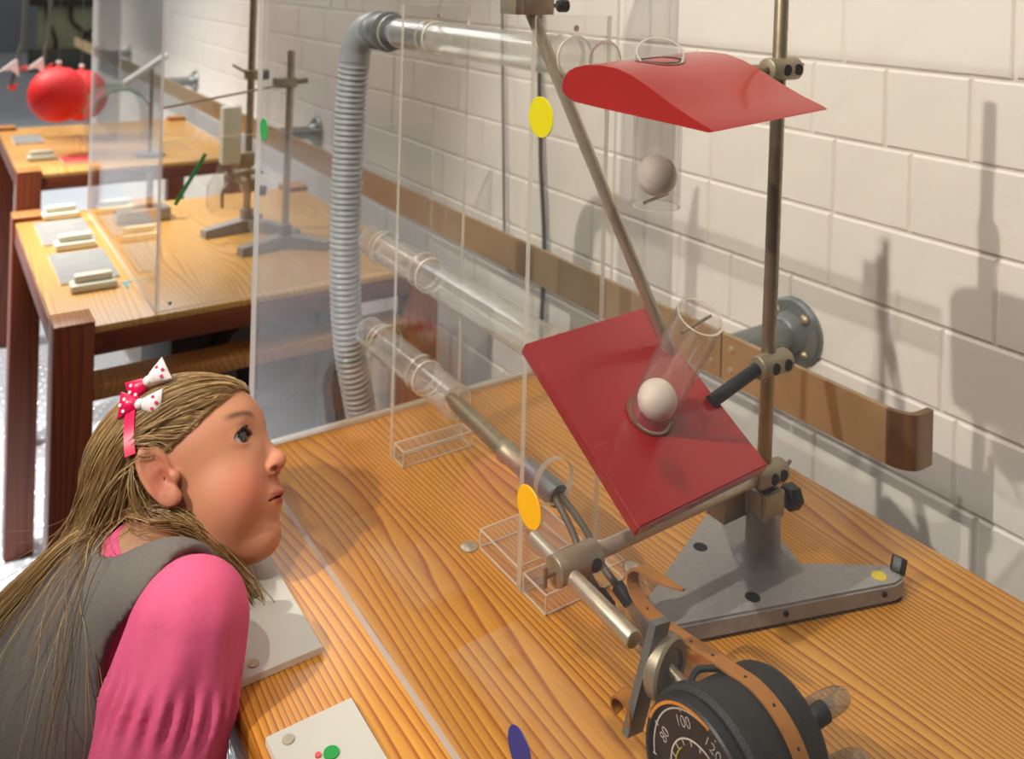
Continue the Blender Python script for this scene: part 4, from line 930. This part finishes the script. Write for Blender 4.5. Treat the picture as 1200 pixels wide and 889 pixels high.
for sg in (1, -1):
    ec = loc2w((55*S, sg*26*S, 18*S)); o = obj('eye', MB().sphere(ec, 11.2*S, 32, 20), 'eyewhite', person)
    gz = HF*.96+HU*.12+HR*(.22); gz = gz/np.linalg.norm(gz)
    obj('iris', MB().lathe(Vector(ec+gz*9.3*S), gz, [(0, 6.9*S), (.5*S, 6.6*S), (1.3*S, 4.6*S), (1.8*S, 2*S), (1.9*S, .2*S)], 24), 'iris', o)
    lash = MB()
    for k in range(14):
        t = -1+2*k/13; p0 = np.array((65*S-abs(t)*3*S, sg*(27+t*9)*S, (18+4.2*math.sqrt(max(0, 1-t*t)))*S)); dr = (1 if sg > 0 else .35)*np.array((5*S, sg*(2.2*t+1.2)*S, 2.4*S))
        lash.tube([Vector(loc2w(p0)), Vector(loc2w(p0+dr*.5)), Vector(loc2w(p0+dr+np.array((0, 0, 1.6*S))))], lambda s: .0008*(1-.7*s), 4)
    obj('eyelashes', lash, 'hole', person)
# clothes
def armdir(p):
    ab = ER-SR; t = (p-SR)@ab/(ab@ab); return t
def sleeve_r(p):
    ax = (ER-SR)/np.linalg.norm(ER-SR); t = (p-SR)@ax; tc = np.clip(t, 0, .2); rad = p-SR-tc[:, None]*ax
    u0 = np.cross(ax, (0, 0, 1.)); u0 /= np.linalg.norm(u0); v0 = np.cross(ax, u0); ang = np.arctan2(rad@v0, rad@u0)
    gather = np.exp(-((t-.048)/.014)**2)
    rr_ = np.interp(tc, [0, .04, .085, .11, .16, .21], [.0435, .0462, .0470, .047, .043, .034])
    wr = .0012*np.sin(ang*9+t*20)*np.clip((t+.03)/.05, 0, 1)+.0034*np.sin(ang*22)*gather+.0010*np.sin(ang*5-t*55)*np.clip((t+.02)/.04, 0, 1)
    return np.maximum((np.linalg.norm(rad, axis=1)-rr_-wr)*.9, t-.185)
def shirt(p):
    d = smin(torso(p, .002), cap(p, NB+TA*.004, NB-TA*.02, .040, .047), .02)
    d = smax(d, (p-NB)@TA-.020, .004)
    d = smin(d, sleeve_r(p), .012)
    d = smin(d, cap(p, SL_, EL, .042, .040), .014); d = smin(d, cap(p, ER, HRd*.9+ER*.1, .033, .024), .012); d = smin(d, cap(p, EL, HLd*.9+EL*.1, .033, .024), .012)
    return smax(d, -((p-TH)@TA+.06), .004)
V, F_ = surfnet(shirt, (-.17, .55, -.36), (.25, 1.02, .12), .0025)
npmesh('shirt', V, F_, 'pink', person)
AHc = SR+np.array((.012, -.014, .008))
def vest(p):
    s = (p-TH)@TA; L = np.linalg.norm(TN-TH)
    o_ = torso(p, .0115)+.0016*np.sin(((p-TH)@TL)*120+s*18)*np.clip(1-s/L, 0, 1)
    o_ = smin(o_, cap(p, NB-TA*.022, SR*.70+NB*.30+np.array((-.004, .004, .006)), .042, .042), .03); o_ = smin(o_, cap(p, TN-TA*.02, SL_*.62+TN*.38, .040, .036), .03)
    d = smax(o_, -(o_+.0085), .001)
    d = smax(d, -cap(p, AHc-TA*.052, AHc+TA*.02, .052, .050), .003); d = smax(d, -cap(p, SL_-TA*.06, SL_+TA*.03, .05), .003)
    d = smax(d, -cap(p, NB+TA*.012, NB+TA*.2, .042, .052), .003)
    return smax(d, -(s+.075), .003)
V, F_ = surfnet(vest, (-.18, .58, -.38), (.25, 1.02, .12), .0030)
npmesh('vest', V, F_, 'vest', person)
def trous(p): return smax(smin(legs(p, .006), smax(torso(p, .006), (p-TH)@TA-.06, .01), .02), -(p[:, 2]+.675), .002)
V, F_ = surfnet(trous, (-.19, .68, -.70), (.12, 1.04, -.12), .0045); npmesh('trousers', V, F_, 'denim', person)
for A_ in (AR, AL):
    V, F_ = surfnet(lambda p: np.maximum(smin(ell(p, A_+np.array((.035, 0, -.012)), (.066, .030, .022)), cap(p, A_, A_+np.array((0, 0, .02)), .028), .012), -(p[:, 2]-FZ-.0005)), (A_[0]-.06, A_[1]-.05, FZ-.01), (A_[0]+.13, A_[1]+.05, FZ+.09), .004); npmesh('shoe', V, F_, 'shoe', person)
# hair: a cap on the scalp and combed strands that slide over head, vest and shoulder
def scalp_ok(q):
    f, r, u = q[:, 0]/S, np.abs(q[:, 1])/S, q[:, 2]/S
    fb = np.interp(u, [-60, -22, 8, 20, 30, 40, 52, 64, 95], [-24, -22, -16, 0, 20, 40, 58, 69, 74])
    return (f < fb) & (u > -34)
def skull(p, o): return smin(ell(p, CR[0], np.array(CR[1])+o), ell(p, (28*S, 0, 24*S), np.array((44*S, 47*S, 46*S))+o), .016)
def hcap(p):
    f, r, u = p[:, 0]/S, np.abs(p[:, 1])/S, p[:, 2]/S
    fb = np.interp(u, [-60, -22, 8, 20, 30, 40, 52, 64, 95], [-26, -24, -18, -2, 17, 37, 55, 66, 71])
    d = smax(skull(p, .0035), -(skull(p, .0035)+.005), .001); return smax(smax(d, (f-fb)*S*.8, .002), -(u+36)*S, .002)
V, F_ = surfnet(hcap, (-.09, -.07, -.045), (.08, .07, .10), .002)
hair = npmesh('hair', loc2w(V), F_[:, ::-1], 'hair', person, np.tile(np.array(lin((132, 98, 56))[:3]), (len(V), 1)))
def coll(p, lo_):
    q = w2loc(p); d = skull(q, .0045)
    d = np.minimum(d, neck_w(p)-.004); d = np.minimum(d, torso(p, .0145)); d = np.minimum(d, smin(cap(p, NB-TA*.022, SR*.70+NB*.30+np.array((-.004, .004, .006)), .045, .045), cap(p, SR, ER, .047, .048), .02))
    e = q.copy(); e[:, 1] = np.abs(e[:, 1]); d = np.minimum(d, ell(e, (-4*S, 62*S, 12*S), (17*S, 10*S, 30*S))) 
    return d-lo_
rng = np.random.default_rng(3); NS = 13000
cand = rng.normal(size=(60000, 3)); cand /= np.linalg.norm(cand, axis=1)[:, None]
cand = np.array(CR[0])+cand*np.array(CR[1])
for _ in range(6):   # push the roots out to the blended scalp
    e_ = 1e-4; d0 = skull(cand, .002); g_ = np.stack([(skull(cand+np.eye(3)[i]*e_, .002)-d0)/e_ for i in range(3)], 1); cand -= g_*d0[:, None]
cand = cand[scalp_ok(cand)]; wgt = np.where(cand[:, 1] > -.02, 1.0, .35); wgt = wgt/wgt.sum()
root = cand[rng.choice(len(cand), NS, replace=False, p=wgt)]; rl = root.copy()
P = loc2w(root); NSEG = 26; STEP = .0145; strands = [P.copy()]
lay = rng.uniform(0, 1, NS)**1.5*.007+.0005
strayn = rng.normal(size=(NS, 3))*.07; strayn[rng.random(NS) < .04] *= 5.0
length = rng.uniform(.62, 1.0, NS); front = (rl[:, 0] > -.012)
prev = np.zeros_like(P); 
behind = (rl[:, 0] < -.012) & (rl[:, 1] > .01) & (rl[:, 2] < .034) & (rng.random(NS) < .30)    # falls forward over the collar
length = np.where(behind, rng.uniform(.30, 1.0, NS), length)
for s in range(NSEG):
    q = w2loc(P)
    onhead = (skull(q, 0) < .022) & (q[:, 2] > -.005)
    fr = (q[:, 0] > -.010)
    comb = -HF*.94-HU*.30; combb = -HF*.42-HU*.75
    d_ = np.where((onhead & fr)[:, None], comb, np.where(onhead[:, None], combb*.6+np.array((-.22, .15, -.8)), np.array((-.13, .09, -1.))))
    fwd_ = np.array((HF[0]*.62, HF[1]*.62, -.72)) if s < 11 else np.array((HF[0]*.12, HF[1]*.12, -1.))
    d_ = np.where(behind[:, None], fwd_, d_)
    d_ = d_+np.where((fr & onhead & (q[:, 2] < .052) & (np.abs(q[:, 1]) > .035))[:, None], HU*.55, 0)
    side = np.sign(q[:, 1])[:, None]*HR[None]
    d_ = d_+np.where((onhead & fr)[:, None], side*.28, 0)+strayn*(.25+.9*s/NSEG)
    d_ /= np.linalg.norm(d_, axis=1)[:, None]
    d_ = d_*.45+prev*.55 if s else d_; d_ /= np.linalg.norm(d_, axis=1)[:, None]
    P2 = P+d_*STEP*length[:, None]
    ll = lay*min(1, .25+s/5)
    for _ in range(2):
        dc = coll(P2, ll); e_ = 5e-4; g_ = np.stack([(coll(P2+np.eye(3)[i]*e_, ll)-dc)/e_ for i in range(3)], 1); g_ /= np.maximum(np.linalg.norm(g_, axis=1), 1e-6)[:, None]
        P2 = P2+g_*np.maximum(-dc, 0)[:, None]
        q2 = w2loc(P2); ds = skull(q2, .0045)-ll; hug = (ds > 0) & (ds < .02) & (q2[:, 2] > .025) & ~behind
        P2 = P2-g_*np.where(hug, np.minimum(ds, np.maximum(dc, 0))*.6, 0)[:, None]
    prev = (P2-P)/np.maximum(np.linalg.norm(P2-P, axis=1), 1e-9)[:, None]; P = P2; strands.append(P.copy())
St = np.stack(strands, 1)             # strand, point, xyz
wob = rng.uniform(0, 6.28, (NS, 2)); sarr = np.linspace(0, 1, NSEG+1)
amp = (rng.uniform(.0004, .0022, NS))[:, None]*sarr[None]**.8
St[:, :, 0] += amp*np.sin(wob[:, :1]+sarr[None]*9); St[:, :, 1] += amp*np.sin(wob[:, 1:]+sarr[None]*7)
Tg = np.gradient(St, axis=1); Tg /= np.maximum(np.linalg.norm(Tg, axis=2), 1e-9)[:, :, None]
A1 = np.cross(Tg, np.array((.31, .52, .79))); A1 /= np.maximum(np.linalg.norm(A1, axis=2), 1e-9)[:, :, None]; A2 = np.cross(Tg, A1)
rad = rng.uniform(.00022, .00044, NS)[:, None]*np.clip(1.15-sarr[None]**3, .15, 1)
ringv = np.stack([St+rad[..., None]*(A1*math.cos(t)+A2*math.sin(t)) for t in (0, 2.094, 4.189)], 2)
Vh = ringv.reshape(-1, 3); b_ = (np.arange(NS)[:, None]*(NSEG+1)+np.arange(NSEG)[None])[..., None]*3+np.arange(3)[None, None]; b2 = (np.arange(NS)[:, None]*(NSEG+1)+np.arange(NSEG)[None])[..., None]*3+np.array((1, 2, 0))[None, None]
Fh = np.stack([b_, b2, b2+3, b_+3], -1).reshape(-1, 4)
pal = np.array([lin(c_)[:3] for c_ in ((160, 122, 74), (184, 146, 94), (210, 176, 122), (128, 94, 56), (148, 112, 68))]); cs_ = pal[rng.integers(0, 5, NS)]*rng.uniform(.85, 1.15, (NS, 1))
ho = npmesh('hair_strands', Vh, Fh, 'hair', hair, np.repeat(cs_, (NSEG+1)*3, 0)); ho['kind'] = 'stuff'
# headband with bow
hb = MB(); hpth = []
for t in np.linspace(-1.50, 1.50, 40):
    dr = np.array((-.12, math.sin(t), math.cos(t))); r_ = .03
    for _ in range(40):
        r_ -= (skull((np.array((-9*S, 0, 28*S))+dr*r_)[None], .0135)[0])*.8
    hpth.append(Vector(loc2w(np.array((-9*S, 0, 28*S))+dr*r_)))
hbo = obj('headband', MB().ribbon(hpth, HF, .0092, .0022), 'bandpink', person)
def bowpart(c_, d_, L, w0, w1, th):
    """puffed cloth lobe from centre c_ along d_"""
    m = MB(); d_ = Vector(d_).normalized(); nrm_ = Vector(HR); nrm_ = (nrm_-d_*nrm_.dot(d_)).normalized(); s_ = d_.cross(nrm_); n1, n2 = 8, 14; vs = []
    for i in range(n1+1):
        t = i/n1; w = w0+(w1-w0)*t**.8; h = th*(.35+math.sin(math.pi*min(1, t*.85+.1))*.9)*(1-.55*(t > .95))
        for k in range(n2):
            a_ = 2*math.pi*k/n2; vs.append(Vector(c_)+d_*(L*t)+s_*(w*math.cos(a_))+nrm_*(h*math.sin(a_)))
    fs = [(i*n2+k, i*n2+(k+1) % n2, (i+1)*n2+(k+1) % n2, (i+1)*n2+k) for i in range(n1) for k in range(n2)]+[tuple(range(n2))[::-1], tuple(range(n1*n2, n1*n2+n2))]
    return m.add(vs, fs), d_, s_, nrm_
def bow(c_, ang, sc, cols):
    fd, ud = Vector(HF), Vector(HU)
    for k, (sg, cm, dm) in enumerate(((1, cols[0], cols[1]), (-1, cols[1], cols[0]))):
        d_ = fd*(sg*math.cos(ang))+ud*(sg*math.sin(ang)) if True else None
        m, dd, s_, n2_ = bowpart(Vector(c_)+d_*.001, d_, .0165*sc, .0035*sc, .0105*sc, .0042*sc)
        lo_ = obj('bow_loop', m, cm, hbo); dots = MB()
        for (u_, v_) in ((.35, .1), (.65, -.45), (.68, .42), (.85, 0)):
            p_ = Vector(c_)+dd*(.001+.0165*sc*u_)+s_*(v_*.010*sc)+n2_*(.0040*sc); dots.lathe(p_-n2_*.0006, n2_, [(0, .0014*sc), (.0012, .0013*sc)], 12)
        obj('polka_dots', dots, dm, lo_)
    obj('bow_knot', MB().sphere(Vector(c_)+Vector(HR)*.001, .0042*sc, 16, 10), cols[0], hbo)
bow(Vector(loc2w((-9*S, 57*S, 73*S))), -.30, 1.1, ('bowwhite', 'bandpink'))
bow(Vector(loc2w((-4*S, 45*S, 92*S))), .25, 1.1, ('bowwhite', 'bandpink'))

# ------------------------------------------------------------------ to metres, floor at z = 0
for me in bpy.data.meshes: me.transform(Matrix.Scale(K, 4))
for o in SC.objects:
    if o.type in ('MESH', 'EMPTY'):
        l = o.location.copy()
        if o.parent is None: l.z += LIFT
        o.location = l*K
